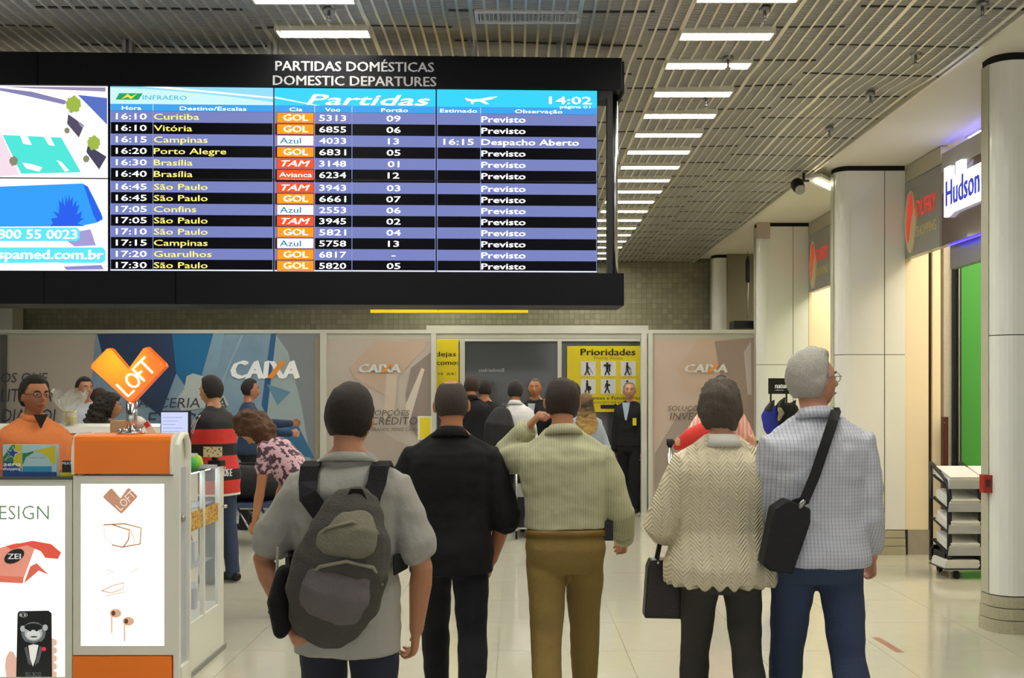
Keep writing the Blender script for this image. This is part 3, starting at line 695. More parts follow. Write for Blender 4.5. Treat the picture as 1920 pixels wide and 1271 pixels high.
for r_ in range(2):
    for c in range(3):
        X0 = ip(1089 + c * 37.5); Z0 = iz(705 + r_ * 33.5)
        pnl = MB().box((X0, -.006, Z0), (X0 + .21, -.002, Z0 + .21), pan).build('pictogram', t)
        g = MB(); q = X0 + .09
        def L_(x1, z1_, x2, z2_, wd=.010): g.tube([(x1, -.008, z1_), (x2, -.008, z2_)], wd, ink, 6)
        g.ball((q, -.008, Z0 + .178), (.016, .004, .016), ink, 10, 6)
        L_(q, Z0 + .15, q, Z0 + .09, .017); L_(q, Z0 + .09, q - .03, Z0 + .02); L_(q, Z0 + .09, q + .03, Z0 + .02)
        if (r_, c) == (0, 0): L_(q, Z0 + .14, q + .035, Z0 + .11, .007); L_(q + .035, Z0 + .11, q + .08, Z0 + .03, .004)
        if (r_, c) == (0, 1): L_(q - .03, Z0 + .15, q + .03, Z0 + .15, .02); L_(q + .03, Z0 + .15, q + .035, Z0 + .07)
        if (r_, c) == (0, 2): L_(q + .01, Z0 + .14, q + .04, Z0 + .1, .007); L_(q + .045, Z0 + .1, q + .06, Z0 + .02, .004)
        if (r_, c) == (1, 0): g.ball((q + .03, -.008, Z0 + .08), (.03, .004, .035), ink, 10, 6)
        if (r_, c) == (1, 1): g.ball((q + .02, -.008, Z0 + .125), (.025, .004, .016), ink, 10, 6); L_(q - .02, Z0 + .14, q - .03, Z0 + .09, .007)
        if (r_, c) == (1, 2): L_(q - .04, Z0 + .08, q + .04, Z0 + .08, .012)
        g.build('figure_symbol', pnl)
t = empty('baggage_notice', (0, YG - .06, 0), label='narrow yellow notice cut off by the post of the opening', cat='sign')
MB().box((ip(802), 0, iz(772)), (ip(860), .02, iz(636)), sy).build('sign_panel', t)
b = MB()
for s_, py, h, ww in (('bandejas', 668, .065, 66), ('como:', 684, .065, 40), ('ítems as:', 703, .05, 62)): b.text(s_, (ip(855 if s_ != 'como:' else 859), -.004, iz(py)), h, ink if h > .06 else mat('sign_sub', '6e6a1c'), w=ip(970 + ww) - ip(970), align='R', bold=.015)
b.build('lettering', t)
t = empty('notice_stand', at(792, 840, 13.2) * 1, label='small framed yellow notice beside the dark shirted man', cat='sign')
t.location.z = 0; zz = at(0, 780, 13.2).z
MB().box((-.06, 0, zz - .3), (.12, .02, zz), white).build('frame', t); MB().box((-.03, -.006, zz - .28), (.1, 0, zz - .02), sy).build('notice', t); MB().cyl((.02, .01, 0), (.02, .01, zz - .3), .015, steel, 8).box((-.12, -.12, 0), (.16, .14, .015), steel).build('stand', t)
# ================================================================ KIOSK
YK = 5.6
def kx(px, Y=YK): return (px - VX) / F * Y
def kz(py, Y=YK): return EYE + (VY - py) / F * Y
kw = mat('kiosk_white', 'e8e8da', .35, coat=.2); ko = mat('kiosk_orange', 'ff8422', .35); lbox = mat('lightbox', 'fbfbf2', .3, emit=.85, ecol='fffff2')
kiosk = empty('kiosk', (0, YK, 0), label='white and orange phone accessory kiosk with lit advertising panels', cat='kiosk')
XC = kx(325)
b = MB().box((-4.6, .03, .0), (kx(135), .45, kz(899)), kw); b.build('front_cabinet', kiosk)
MB().bbox((-4.6, -.01, kz(899)), (kx(137), .5, kz(893.5)), mat('counter_top', '3f4640', .2), .004).build('counter_top', kiosk)
b = MB()
b.box((-4.6, 0, kz(911)), (kx(135), .03, kz(899)), kw).box((kx(122), 0, 0), (kx(135), .03, kz(911)), kw).box((-4.6, 0, 0), (kx(122), .03, .08), kw).build('panel_frame', kiosk)
lb1 = MB().box((-4.6, .008, .08), (kx(122), .03, kz(911)), lbox).build('lit_panel', kiosk)
lb_m = MB().box((kx(137), .03, .0), (XC, .21, kz(895)), kw).build('corner_cabinet', kiosk)
b = MB().box((kx(137), 0, kz(1228)), (kx(151), .03, kz(892)), kw).box((kx(308), 0, kz(1228)), (XC, .03, kz(892)), kw).box((kx(151), 0, kz(907)), (kx(308), .03, kz(892)), kw).box((kx(151), 0, kz(1228)), (kx(308), .03, kz(1211)), kw)
b.build('panel_frame', kiosk)
lb2 = MB().box((kx(151), .01, kz(1211)), (kx(308), .03, kz(907)), lbox).build('lit_panel', kiosk)
MB().bbox((kx(136), -.008, 0), (kx(322), .03, kz(1230)), ko, .006).build('plinth', kiosk)
# orange hood: convex front
hz0, hz1 = kz(889), kz(815)
prof = [(.012, hz0), (-.012, hz0 + .004), (-.013, hz1 - .03), (-.006, hz1 - .012), (.01, hz1 - .004), (.04, hz1), (.30, hz1), (.30, hz0)]
MB().prism(prof, kx(141), kx(321), ko, axis='x').build('hood', kiosk)
prof2 = [(.012, hz0), (-.02, hz0), (-.028, hz0 + .06), (-.02, hz0 + .14), (.005, hz1 - .01), (.05, hz1 + .008), (.21, hz1 + .008), (.21, hz0)]
MB().prism(prof2, kx(321), XC, kw, axis='x').build('hood_end', kiosk); MB().prism(prof2, kx(137), kx(141), kw, axis='x').build('hood_end', kiosk)
# arched end panel on the side
b = MB()
for (a, c, d, e) in ((.0, .035, .02, 1.33), (.185, .21, .02, 1.33)): b.box((XC, a, d), (XC + .03, c, e), kw)
b.tube([(XC + .015, .02, 1.28), (XC + .015, .03, 1.34), (XC + .015, .08, 1.38), (XC + .015, .15, 1.38), (XC + .015, .195, 1.33), (XC + .015, .2, 1.25)], [.02] * 6, kw, 8)
b.box((XC, .03, .02), (XC + .03, .19, .12), kw); b.build('end_panel', kiosk)
MB().box((XC - .006, .03, .12), (XC + .008, .19, 1.2), mat('frosted_panel', 'b9bccb', .2, coat=.4)).build('frosted_panel', kiosk)
MB().ball((XC + .02, .11, .92), (.012, .018, .02), steel).build('lock', kiosk)
# glass display case
y0, y1, zt_, zb_ = .215, .96, 1.167, .30
b = MB().box((XC - .55, y0, 0.03), (XC, y1, zb_), kw)
b.box((XC - .55, y0, zb_), (XC - .53, y1, zt_), kw).build('case_base', kiosk)
MB().box((XC - .03, y0 + .0, .0), (XC + .012, y1 + .02, .03), mat('plinth_grey', '8b8b86', .4)).build('case_plinth', kiosk)
b = MB()
for ya, wd in ((y0, .03), (y0 + .33, .014), (y1 - .10, .03)): b.box((XC - .025, ya, zb_), (XC + .004, ya + wd, zt_ - .01), kw)
b.box((XC - .03, y1 - .07, zb_), (XC, y1, zt_ - .01), kw); b.build('case_frame', kiosk)
glass = mat('case_glass', 'eef4f6', .05, alpha=.18, coat=.2)
MB().box((XC - .012, y0 + .03, zb_ + .005), (XC - .008, y0 + .33, zt_ - .012), glass).build('glass_pane', kiosk)
MB().box((XC - .012, y0 + .345, zb_ + .005), (XC - .008, y1 - .1, zt_ - .012), glass).build('glass_pane', kiosk)
MB().box((XC - .55, y0 - .01, zt_ - .01), (XC + .01, y1 + .01, zt_), mat('case_top', '5f6a66', .08, coat=.5)).build('case_top', kiosk)
goldb = pattern_mat('gold_band', lambda nt, x, y, z: (mth(nt, 'GREATER_THAN', noise_socket(nt, 55, 2), .53), 'd9b25a', 'a8701f', None), .5)
MB().box((XC - .0125, y0 + .03, .82), (XC - .0122, y0 + .33, .93), goldb).box((XC - .0075, y0 + .03, .82), (XC - .0065, y0 + .33, .93), goldb).box((XC - .0075, y0 + .345, .82), (XC - .0065, y1 - .1, .93), goldb).build('gold_band', kiosk)
MB().box((XC - .5, y0 + .02, .93), (XC - .05, y1 - .05, .935), mat('case_shelf', 'b9c8d8', .2, alpha=.6)).box((XC - .5, y0 + .02, .58), (XC - .05, y1 - .05, .585), mat('case_shelf', 'b9c8d8')).build('shelf', kiosk)
MB().box((XC - .52, y0 + .02, zb_), (XC - .515, y1 - .04, zt_ - .02), mat('case_back', 'c2cce0', .4)).build('back_panel', kiosk)
MB().box((XC - .08, y0 + .05, zt_ - .03), (XC - .05, y1 - .12, zt_ - .02), mat('case_led', 'e8f0ff', .4, emit=14)).box((XC - .48, y0 + .05, .57), (XC - .45, y1 - .12, .578), mat('case_led', 'e8f0ff')).build('led_strip', kiosk)
MB().ball((XC + .02, y1 - .03, .90), .012, chrome).cyl((XC, y1 - .03, .9), (XC + .02, y1 - .03, .9), .006, chrome, 8).build('lock', kiosk, label='small chrome lock')
pinkp = mat('pink_bottle', 'e0566a', .3); wcap = mat('white_cap', 'e6e6ec', .3)
k = 0
for sh, zz in ((0, .305), (1, .59)):
    for q in range(6):
        yy = y0 + .07 + q * .105; c = [pinkp, mat('silver_box', 'a9adba', .3), mat('white_box', 'dfe2ea', .4)][(q + sh) % 3]
        if (q + sh) % 3 == 0:
            t = empty('bottle', (XC - .12 - .05 * (q % 2), YK + yy, zz), label='pink bottle with a white cap inside the kiosk display case, %s shelf, %s end' % ('middle' if sh else 'bottom', 'near' if q < 3 else 'far'), cat='bottle', group='pink bottles in the display case %d' % sh)
            MB().tube([(0, 0, 0), (0, 0, .11), (0, 0, .15)], [.026, .026, .012], c, 12, cap=False).build('bottle_body', t); MB().cyl((0, 0, .15), (0, 0, .18), .014, wcap, 10).build('cap', t)
        else:
            t = MB().bbox((-.035, -.03, 0), (.035, .03, .12 + .02 * (q % 2)), c, .003).build('accessory_box', label='small %s accessory box inside the kiosk display case, %s shelf, %s half' % ('silver' if (q + sh) % 3 == 1 else 'white', 'middle' if sh else 'bottom', 'near' if q < 3 else 'far'), cat='box', group='accessory boxes %d %d' % (sh, (q + sh) % 3))
            t.location = (XC - .13 - .04 * (q % 2), YK + yy, zz)
# prints on the lit panels
pr = lambda h: mat('lit_print_' + h, h, .3, emit=.4)
def kp(px, py, y=.006): return (kx(px), y, kz(py))
b = MB(); b.text('DESIGN', (kx(91), .004, kz(974)), kz(948) - kz(974), pr('6f8a74'), w=kx(200) - kx(80), align='R', bold=-.008)
# telephone
b.poly([kp(-30, 1088), kp(40, 1094), kp(60, 1040), kp(66, 1024), kp(30, 1018), kp(-10, 1030), kp(-30, 1060)], pr('f6a08c'))
b.poly([kp(44, 1094, .005), kp(56, 1062, .005), kp(68, 1056, .005), kp(91, 1078, .005), kp(72, 1070, .005)], pr('e8705c')); b.poly([kp(-30, 1078, .005), kp(44, 1082, .005), kp(42, 1094, .005), kp(-30, 1090, .005)], pr('ee7a66'))
b.poly([kp(10, 1024, .0045), kp(60, 1014, .0045), kp(95, 1020, .0045), kp(114, 1036, .0045), kp(108, 1048, .0045), kp(84, 1046, .0045), kp(76, 1034, .0045), kp(50, 1022, .0045), kp(20, 1030, .0045)], pr('ec5c48'))
b.poly([kp(26 + 19 * cos(q * pi / 8), 1043 + 13 * sin(q * pi / 8) - 6 * cos(q * pi / 8), .004) for q in range(16)], pr('1c1a1c')); b.text('ZEI', (kx(14), .003, kz(1048)), .028, pr('e8e8e8'), w=.07, bold=.03)
# phone case with ape in a dinner jacket
dkp = pr('16181a')
b.poly([kp(a, c, .005) for a, c in ((32, 1150), (36, 1146), (90, 1145), (96, 1150), (97, 1290), (29, 1290))], dkp)
for q in range(5): b.poly([kp(96 + 9 * cos(t_) * 1.2, 1205 + q * 15 + 8 * sin(t_), .006) for t_ in [k_ * pi / 5 for k_ in range(10)]], pr('f0cdb4'))
b.poly([kp(20 + 12 * cos(k_ * pi / 5), 1250 + 30 * sin(k_ * pi / 5), .006) for k_ in range(10)], pr('f4c4b4'))
lg = pr('b9bfc0'); wh = pr('f4f4f4')
def ell(cx_, cy_, rx_, ry_, m, y): b.poly([kp(cx_ + rx_ * cos(q * pi / 8), cy_ + ry_ * sin(q * pi / 8), y) for q in range(16)], m)
ell(62, 1187, 23, 21, pr('6c7274'), .0048); ell(62, 1187, 17, 15, lg, .0045); ell(62, 1176, 17, 7, dkp, .004); ell(42, 1179, 5, 6, lg, .0045); ell(84, 1177, 5, 6, lg, .0045); ell(62, 1190, 13, 9, pr('e0e4e4'), .0036); ell(56, 1182, 2.5, 1.8, dkp, .003); ell(68, 1182, 2.5, 1.8, dkp, .003); ell(63, 1194, 7, 1.3, dkp, .003)
b.poly([kp(52, 1208, .004), kp(72, 1208, .004), kp(66, 1236, .004), kp(61, 1250, .004), kp(56, 1236, .004)], wh); b.poly([kp(50, 1203, .003), kp(62, 1207, .003), kp(75, 1202, .003), kp(75, 1210, .003), kp(62, 1208, .003), kp(50, 1211, .003)], dkp)
b.poly([kp(45, 1215, .0042), kp(50, 1212, .0042), kp(58, 1248, .0042), kp(52, 1244, .0042)], pr('5c6062')); b.poly([kp(80, 1214, .0042), kp(74, 1212, .0042), kp(64, 1248, .0042), kp(72, 1242, .0042)], pr('5c6062'))
ell(82, 1217, 4, 4, pr('e83c4c'), .003); ell(43, 1153, 8, 4.4, lg, .0045); ell(43, 1153, 7, 3.4, dkp, .004); ell(39, 1153, 2, 2, lg, .003); ell(46, 1153, 2, 2, lg, .003)
b.text('BIG BOSS', (kx(62), .004, kz(1268)), .022, pr('6a6e70'), w=.085, align='C'); b.build('panel_print', lb1)
b = MB(); br = pr('c89478')
def heart(mb, cx_, top, s_, m, y, th=0, fx=kx, fz=kz):
    pts = [(175, 690), (176, 684), (204, 655), (211, 654), (244, 693), (272, 654), (279, 652), (310, 682), (312, 688), (252, 752), (245, 753)]
    P = [((a - 244) * s_ + cx_, (c - 703) * s_ + top) for a, c in pts]
    if th: mb.prism([(fx(a), fz(c)) for a, c in P], y, y + th, m, axis='y')
    else: mb.poly([(fx(a), y, fz(c)) for a, c in P], m)
heart(b, 225, 939, .47, br, .006)
q = R(45); b.text('LOFT', (kx(226), .004, kz(958)), .042, pr('fff8f0'), w=.118, u=(cos(q), 0, sin(q)), v=(-sin(q), 0, cos(q)), bold=-.005)
line = pr('b5805f')
def ln(pts, r=.0038, m=line): b.tube([kp(a, c, .006) for a, c in pts], [r] * len(pts), m, 5)
ln([(194, 984), (232, 982), (264, 990), (262, 1020), (228, 1026), (210, 1022)]); ln([(210, 984), (242, 994), (240, 1012), (230, 1026)]); ln([(242, 990), (252, 1012), (250, 1016)], .003, pr('f0d4b0')); ln([(194, 986), (196, 1010), (212, 1022)], .001); ln([(200, 1068), (214, 1074), (202, 1076)], .0015); ln([(244, 1074), (262, 1064)], .003, pr('f4dcc0'))
ln([(190, 1108), (210, 1098), (232, 1093), (230, 1104), (208, 1112), (190, 1108)], .0025, pr('c49a80')); ln([(198, 1118), (232, 1110)], .0015)
for (a, c) in ((216, 1150), (240, 1165)):
    b.poly([kp(a + 11 * cos(t_ * pi / 6), c + 8.5 * sin(t_ * pi / 6), .005) for t_ in range(12)], pr('e8b898')); b.poly([kp(a - 4 + 4 * cos(t_ * pi / 4), c + 5 * sin(t_ * pi / 4), .004) for t_ in range(8)], pr('6a4434')); ln([(a - 7, c + 6), (a - 7, c + 36)], .005, pr('f0cbb4')); ln([(a - 7, c + 6), (a - 7, c + 36)], .001, br)
b.build('panel_print', lb2)
# far counter of the kiosk
YF = 7.3
MB().box((-4.8, YF - YK, 0), (-2.35, YF - YK + .35, 1.17), kw).build('rear_cabinet', kiosk)
pf = [(.0, 1.17), (-.02, 1.2), (-.01, 1.30), (.04, 1.345), (.1, 1.36), (.3, 1.36), (.3, 1.17)]
MB().prism([(YF - YK + a, c) for a, c in pf], -4.8, -2.45, ko, axis='x').build('rear_hood', kiosk)
MB().prism([(YF - YK + a + .02, c + .03) for a, c in pf[2:]], -4.8, -2.45, kw, axis='x').build('rear_hood_cap', kiosk)
# ---- illuminated heart sign
YS = YK + .12; sx_ = lambda px: kx(px, YS); sz_ = lambda py: kz(py, YS)
t = empty('heart_sign', (0, YS, 0), label='glowing orange heart shaped sign with white neon letters on a chrome pole', cat='sign')
gm = bpy.data.materials.new('sign_glow'); gm.use_nodes = True; nt = gm.node_tree; bs = nt.nodes['Principled BSDF']; bs.inputs['Base Color'].default_value = lin('e86a10'); bs.inputs['Roughness'].default_value = .2
tc = nt.nodes.new('ShaderNodeTexCoord'); vm = nt.nodes.new('ShaderNodeVectorMath'); vm.operation = 'DISTANCE'; nt.links.new(tc.outputs['Object'], vm.inputs[0]); vm.inputs[1].default_value = (sx_(222), 0, sz_(672))
rp = nt.nodes.new('ShaderNodeValToRGB'); rp.color_ramp.elements[0].position = .0; rp.color_ramp.elements[0].color = lin('ffd000'); rp.color_ramp.elements[1].position = .2; rp.color_ramp.elements[1].color = lin('ff6a10')
nt.links.new(vm.outputs['Value'], rp.inputs[0]); nt.links.new(rp.outputs[0], bs.inputs['Emission Color']); bs.inputs['Emission Strength'].default_value = .85
b = MB(); heart(b, 244, 703, 1.0, gm, -.03, .06, sx_, sz_); b.build('heart_body', t)
b = MB(); heart(b, 244, 703, 1.03, mat('sign_rim', 'e8642a', .3, emit=.25), -.02, .04, sx_, sz_); b.build('rim', t)
neon = mat('neon_white', 'fff4e8', .3, emit=2.2, ecol='fff0e0')
b = MB()
U = Vector((cos(R(45)), 0, sin(R(45)))); V = Vector((-sin(R(45)), 0, cos(R(45))))
O = Vector((sx_(245), -.036, sz_(743)))
def N_(pts, r=.0055): b.tube([O + U * a + V * c for a, c in pts], [r] * len(pts), neon, 6)
hL = .088
N_([(.0, hL), (.0, 0), (.042, 0)]); N_([(.078 + .030 * cos(q * pi / 6), hL * .5 + hL * .45 * sin(q * pi / 6)) for q in range(13)]); N_([(.122, 0), (.122, hL), (.150, hL)]); N_([(.122, hL * .52), (.147, hL * .52)]); N_([(.185, 0), (.185, hL)]); N_([(.158, hL), (.214, hL)])
b.build('neon_lettering', t)
MB().cyl((sx_(247), 0, hz1 + .0), (sx_(247), 0, sz_(752)), .03, chrome, 20).build('pole', t)
b = MB()
for q in (-.055, -.02, .02, .055): b.cyl((sx_(247) + q, -.03, hz1), (sx_(247) + q, -.03, hz1 + .03), .014, chrome, 12)
b.cyl((sx_(247), 0, hz1), (sx_(247), 0, hz1 + .012), .07, chrome, 20).build('base', t)
# ---- things on the counters
zc = kz(893.5); 
t = empty('leaflet_holder', (kx(56, 5.68), 5.68, zc), label='leaflet holder with a blue bird emblem and beach print on the kiosk counter', cat='leaflet holder')
W2 = .147; Hh = .168
navy = mat('leaflet_blue', '1f4f94', .4); MB().box((-W2, 0, 0), (W2, .03, Hh), mat('leaflet_pale', 'b9dbe0', .4)).build('leaflet', t)
b = MB(); y = -.001
b.poly([(-W2, y, .035), (-.045, y, .035), (-.045, y, Hh), (-W2 + .05, y, Hh), (-W2, y, .1)], mat('leaflet_green', '2a8a4a', .4)); b.poly([(-.09, y - .001, .06), (-.045, y - .001, .04), (-.045, y - .001, Hh), (-.08, y - .001, Hh)], mat('leaflet_yellow', 'dccc2c', .4))
b.poly([(-W2, y - .001, 0), (W2, y - .001, 0), (W2, y - .001, .02), (-W2, y - .001, .02)], navy); b.poly([(-W2, y - .0005, .02), (-.045, y - .0005, .02), (-.045, y - .0005, .075), (-W2, y - .0005, .075)], navy)
b.poly([(-.04, y, .02), (.12, y, .02), (.12, y, .05), (-.04, y, .05)], mat('leaflet_sea', '2e9cc4', .4)); b.poly([(.02, y, Hh - .035)] + [(.14, y, Hh - .005), (.14, y, .06), (.115, y, .07), (.1, y, .1), (.06, y, .125)], mat('leaflet_yellow', 'dccc2c'))
b.poly([(-.04, y, .055), (-.02, y, .1), (.02, y, .125), (.02, y, Hh - .035), (-.02, y, Hh - .045), (-.04, y, Hh - .045)], mat('leaflet_green', '2a8a4a'))
b.poly([(-.135, y - .003, .145), (-.1, y - .003, .135), (-.09, y - .003, .162), (-.08, y - .003, .135), (-.05, y - .003, .128), (-.075, y - .003, .115), (-.085, y - .003, .09), (-.1, y - .003, .105), (-.14, y - .003, .08), (-.11, y - .003, .115)], mat('bird_rim', 'e4ecf4', .4))
b.poly([(-.128, y - .004, .142), (-.1, y - .004, .131), (-.09, y - .004, .155), (-.083, y - .004, .132), (-.058, y - .004, .127), (-.079, y - .004, .118), (-.086, y - .004, .096), (-.1, y - .004, .11), (-.13, y - .004, .086), (-.107, y - .004, .116)], navy); b.build('print', t)
wht = mat('print_white', 'f0f4f6', .4, emit=.1)
b = MB(); b.text('aero', (-W2 + .006, -.006, .052), .022, wht, w=.092, bold=.03); b.text('shopping', (-W2 + .004, -.006, .03), .016, wht, w=.096, bold=.02); b.text('compras e serviços', (-.0, -.006, .095), .007, navy, w=.09); b.build('lettering', t)
t = empty('leaflet_stand', (kx(128, 5.66), 5.66, zc), label='small black and yellow leaflet stand beside the orange hood', cat='leaflet stand')
MB().box((-.034, 0, .015), (.034, .02, .082), mat('leaflet_black', '14181c', .4)).box((-.04, -.01, 0), (.04, .03, .018), mat('leaflet_yellow2', 'e0d82a', .4)).build('leaflet', t)
b = MB(); b.text('FILICUI', (-.03, -.002, .062), .013, wht, w=.06, bold=.02); b.build('lettering', t)
# small monitor
ZM = zt_
t = empty('monitor', (kx(329, 6.0), 6.0, ZM), R(6), label='small black framed computer screen showing a white page on the kiosk', cat='monitor')
MB().bbox((-.085, 0, .11), (.085, .02, .34), black, .004).build('frame', t); MB().box((-.08, -.002, .12), (.07, 0, .332), scr('c8d0f4', 1.1)).build('display', t)
b = MB()
for q in range(7): b.box((-.07, -.003, .30 - q * .02), (.04 - (q % 3) * .02, -.0025, .303 - q * .02), scr('8c98d0', 1))
b.build('page_lines', t); MB().box((-.012, .01, 0), (.012, .03, .15), black).box((-.06, -.03, 0), (.06, .08, .01), black).build('stand', t)
t = empty('camera_ball', (kx(262, 6.05), 6.05, ZM), label='white desk camera with a black lens beside the chrome pole', cat='camera')
MB().cyl((0, 0, 0), (0, 0, .22), .02, white, 12).box((-.05, -.05, 0), (.05, .05, .02), white).build('stand', t); MB().tube([(0, -.06, .27), (0, -.02, .27), (0, .04, .27)], [.034, .04, .025], white, 16).build('housing', t); MB().cyl((0, -.096, .27), (0, -.1, .27), .02, black, 16).build('lens', t)
MB().bbox((-.06, 0, 0), (.06, .15, .28), mat('cardboard', 'c9a878', .7), .003).build('cardboard_box', label='plain cardboard box behind the kiosk hood, left of the chrome pole', cat='box', loc=(kx(225, 6.15), 6.15, ZM))
t = empty('leaflet_card', (kx(290, 5.9), 5.86, hz1), R(0), label='tilted white and red card leaning behind the orange hood', cat='card')
Mc = Matrix.Rotation(R(-32), 4, 'Y') ; MB().box((-.018, 0, -.04), (.018, .004, .075), mat('card_white', 'dedad4', .5), Mc).build('sheet', t); MB().box((-.014, -.002, .04), (.014, 0, .07), mat('card_red', 'c8402c', .5), Mc).build('print', t)
# gift in cellophane
t = empty('gift_bundle', (kx(128, 7.4), 7.42, 1.39), label='gift bundle wrapped in clear crinkled cellophane with a yellow base', cat='gift')
cello = mat('cellophane', 'e4e6e0', .12, alpha=.38, coat=.6)
random.seed(3)
b = MB(); n_ = 18
ring = []
for lv, (z, r) in enumerate(((0, .05), (.05, .058), (.09, .04), (.13, .07), (.18, .1), (.225, .115))):
    ring.append([(r * (1 + random.uniform(-.12, .22) * (lv > 1)) * cos(2 * pi * q / n_), r * (1 + random.uniform(-.12, .22) * (lv > 1)) * sin(2 * pi * q / n_), z + (random.uniform(-.035, .04) if lv == 5 else 0)) for q in range(n_)])
for a_, c_ in zip(ring[:-1], ring[1:]):
    for q in range(n_): b.poly([a_[q], a_[(q + 1) % n_], c_[(q + 1) % n_], c_[q]], cello)
b.build('wrapping', t); MB().ball((0, 0, .035), (.045, .045, .035), mat('gift_yellow', 'd8c860', .5)).build('contents', t); MB().tube([(.04 * cos(q), .04 * sin(q), .09) for q in [k_ * pi / 5 for k_ in range(11)]], [.008] * 11, mat('gift_ribbon', 'e8dc8a', .4), 6).build('ribbon', t)
# phone on stand, cups on the case top
t = empty('phone', (kx(400, 6.3), 6.3, zt_), R(-8), label='phone in a beige patterned case lying on a black stand on the glass case', cat='phone')
phm = pattern_mat('phone_case', lambda nt, x, y, z: (mth(nt, 'GREATER_THAN', noise_socket(nt, 60, 1), .62), 'd8c79a', '6a6048', None), .5)
MB().box((-.03, -.01, 0), (.05, .06, .035), black).box((-.01, .0, .03), (.02, .03, .06), black).build('stand', t); MB().bbox((-.06, -.014, .055), (.06, -.004, .118), phm, .004).build('case', t); MB().ball((.045, -.015, .105), (.006, .002, .006), black, 8, 5).build('lens', t)
for q, (px, c, nm) in enumerate(((358, '3fae4c', 'green'), (370, '9cd04a', 'pale green'), (352, 'd8c040', 'yellow'))):
    MB().tube([(0, 0, 0.012), (.0, 0, .03), (0, 0, .05)], [.03, .035, .03], mat('cup_' + nm, c, .35), 14).build('charger', label='%s round cable charger on the glass display case' % nm, cat='charger', loc=(kx(px, 6.0 + q * .12), 6.0 + q * .12, zt_))
MB().box((-.13, 0, 0), (.0, .06, .02), mat('clear_tray', 'c8d0d4', .2)).build('tray', label='clear plastic tray of pens on the glass display case', cat='tray', loc=(kx(402, 6.1), 6.1, zt_))
# ================================================================ MORE FURNITURE
# bench seats
t = empty('bench_seat', (at(452, 950, 11).x, 11, 0), label='blue waiting seat with crossed chrome legs beyond the kiosk', cat='seat')
bl = mat('seat_blue', '3f4a6a', .5)
MB().bbox((-.45, 0, .40), (.5, .45, .45), bl, .02).build('seat', t)
for q in (-.25, .05, .3):
    MB().cyl((q - .1, .05, .4), (q + .12, .05, .0), .012, chrome, 8).build('leg', t); MB().cyl((q - .1, .4, .4), (q + .12, .4, 0), .012, chrome, 8).build('leg', t)
MB().cyl((-.4, .22, .38), (.45, .22, .38), .018, chrome, 8).build('rail', t)
t = empty('shoulder_bag', (at(450, 950, 10.9).x + .05, 11.2, .45), label='black holdall bag lying on the blue waiting seat', cat='bag')
robj('bag_body', MB().tube([(-.32, 0, .17), (-.1, 0, .2), (.15, 0, .19), (.32, 0, .16)], [(.17, .14), (.2, .17), (.19, .17), (.14, .12)], black, 14, up=(0, 0, 1)), .02, mat('nylon_black', '15161a', .7, bump=.3), t)
MB().tube([(-.15, -.14, .3), (-.1, -.15, .42), (.1, -.15, .42), (.15, -.14, .3)], [.012] * 4, mat('nylon_black', '15161a'), 6).build('handle', t)
# luggage trolley
t = empty('luggage_trolley', (at(975, 950, 11.65).x, 11.5, 0), label='chrome luggage trolley in front of the man in the white shirt', cat='trolley')
for q in (-.04, .28):
    MB().cyl((q, .1, .08), (q, .3, .98), .014, chrome, 10).cyl((q, .1, .1), (q, -.1, .12), .014, chrome, 10).cyl((q, .1, .1), (q, .8, .1), .014, chrome, 10).build('side_frame', t)
    MB().tube([(q - .012, .02, .075), (q + .012, .02, .075)], [.075, .075], rubber, 18, cap=False).build('wheel', t)
MB().cyl((-.04, .3, .98), (.28, .3, .98), .018, rubber, 10).build('handle', t)
MB().box((-.04, .1, .1), (.28, .75, .12), chrome).box((-.04, .2, .45), (.28, .22, .6), steel).build('platform', t)
# queue barrier post
t = empty('barrier_post', at(1256, 962, 13.6) , label='chrome queue barrier post with black belt head by the pink poster', cat='barrier post'); t.location.z = 0
MB().cyl((0, 0, .02), (0, 0, .94), .035, chrome, 16).cyl((0, 0, 0), (0, 0, .02), .16, rubber, 24).build('pole', t)
MB().cyl((0, 0, .94), (0, 0, 1.02), .045, black, 16).build('belt_head', t); MB().box((0.04, -.004, .95), (1.2, .004, 1.0), mat('belt_navy', '1b2030', .6)).build('belt', t)
# garment stand
t = empty('garment_rack', (at(1462, 900, 12.6).x, 12.6, 0), label='black clothes stand with hanging garments and a black notice on top', cat='clothes stand')
MB().cyl((0, 0, 0), (0, 0, 1.5), .015, black, 8).cyl((0, 0, 0), (0, 0, .02), .22, black, 20).build('pole', t)
MB().box((-.14, -.02, 1.61), (.14, 0, 1.80), black).box((-.12, -.012, 1.5), (-.10, .0, 1.62), black).box((.07, -.012, 1.5), (.09, 0, 1.62), black).build('notice', t)
b = MB(); b.text('natural', (-.06, -.023, 1.68), .06, wht, w=.19, bold=.03); b.text('collection', (-.06, -.023, 1.65), .015, wht, w=.1); b.build('lettering', t)
for q in range(3):
    zz = 1.46 + .03 * (q == 1)
    MB().tube([(-.13 + q * .13, 0, zz - .05), (-.10 + q * .13, 0, zz + .02), (-.07 + q * .13, 0, zz + .07)], [.06, .04, .01], black, 10).build('hanger_top', t)
gmb = MB().tube([(-.1, 0, 1.44), (-.12, 0, 1.35), (-.1, 0, 1.2), (-.05, 0, 1.05)], [(.07, .05), (.11, .06), (.10, .06), (.05, .05)], black, 12, up=(1, 0, 0)); robj('garment', gmb, .02, mat('cloth_blue', '23309a', .8), t, label='bright blue garment')
gmb = MB().tube([(.1, 0, 1.46), (.1, 0, 1.35), (.12, 0, 1.1)], [(.12, .05), (.16, .06), (.16, .06)], black, 12, up=(1, 0, 0)); robj('garment', gmb, .02, mat('cloth_black', '121216', .8), t, label='black garment')
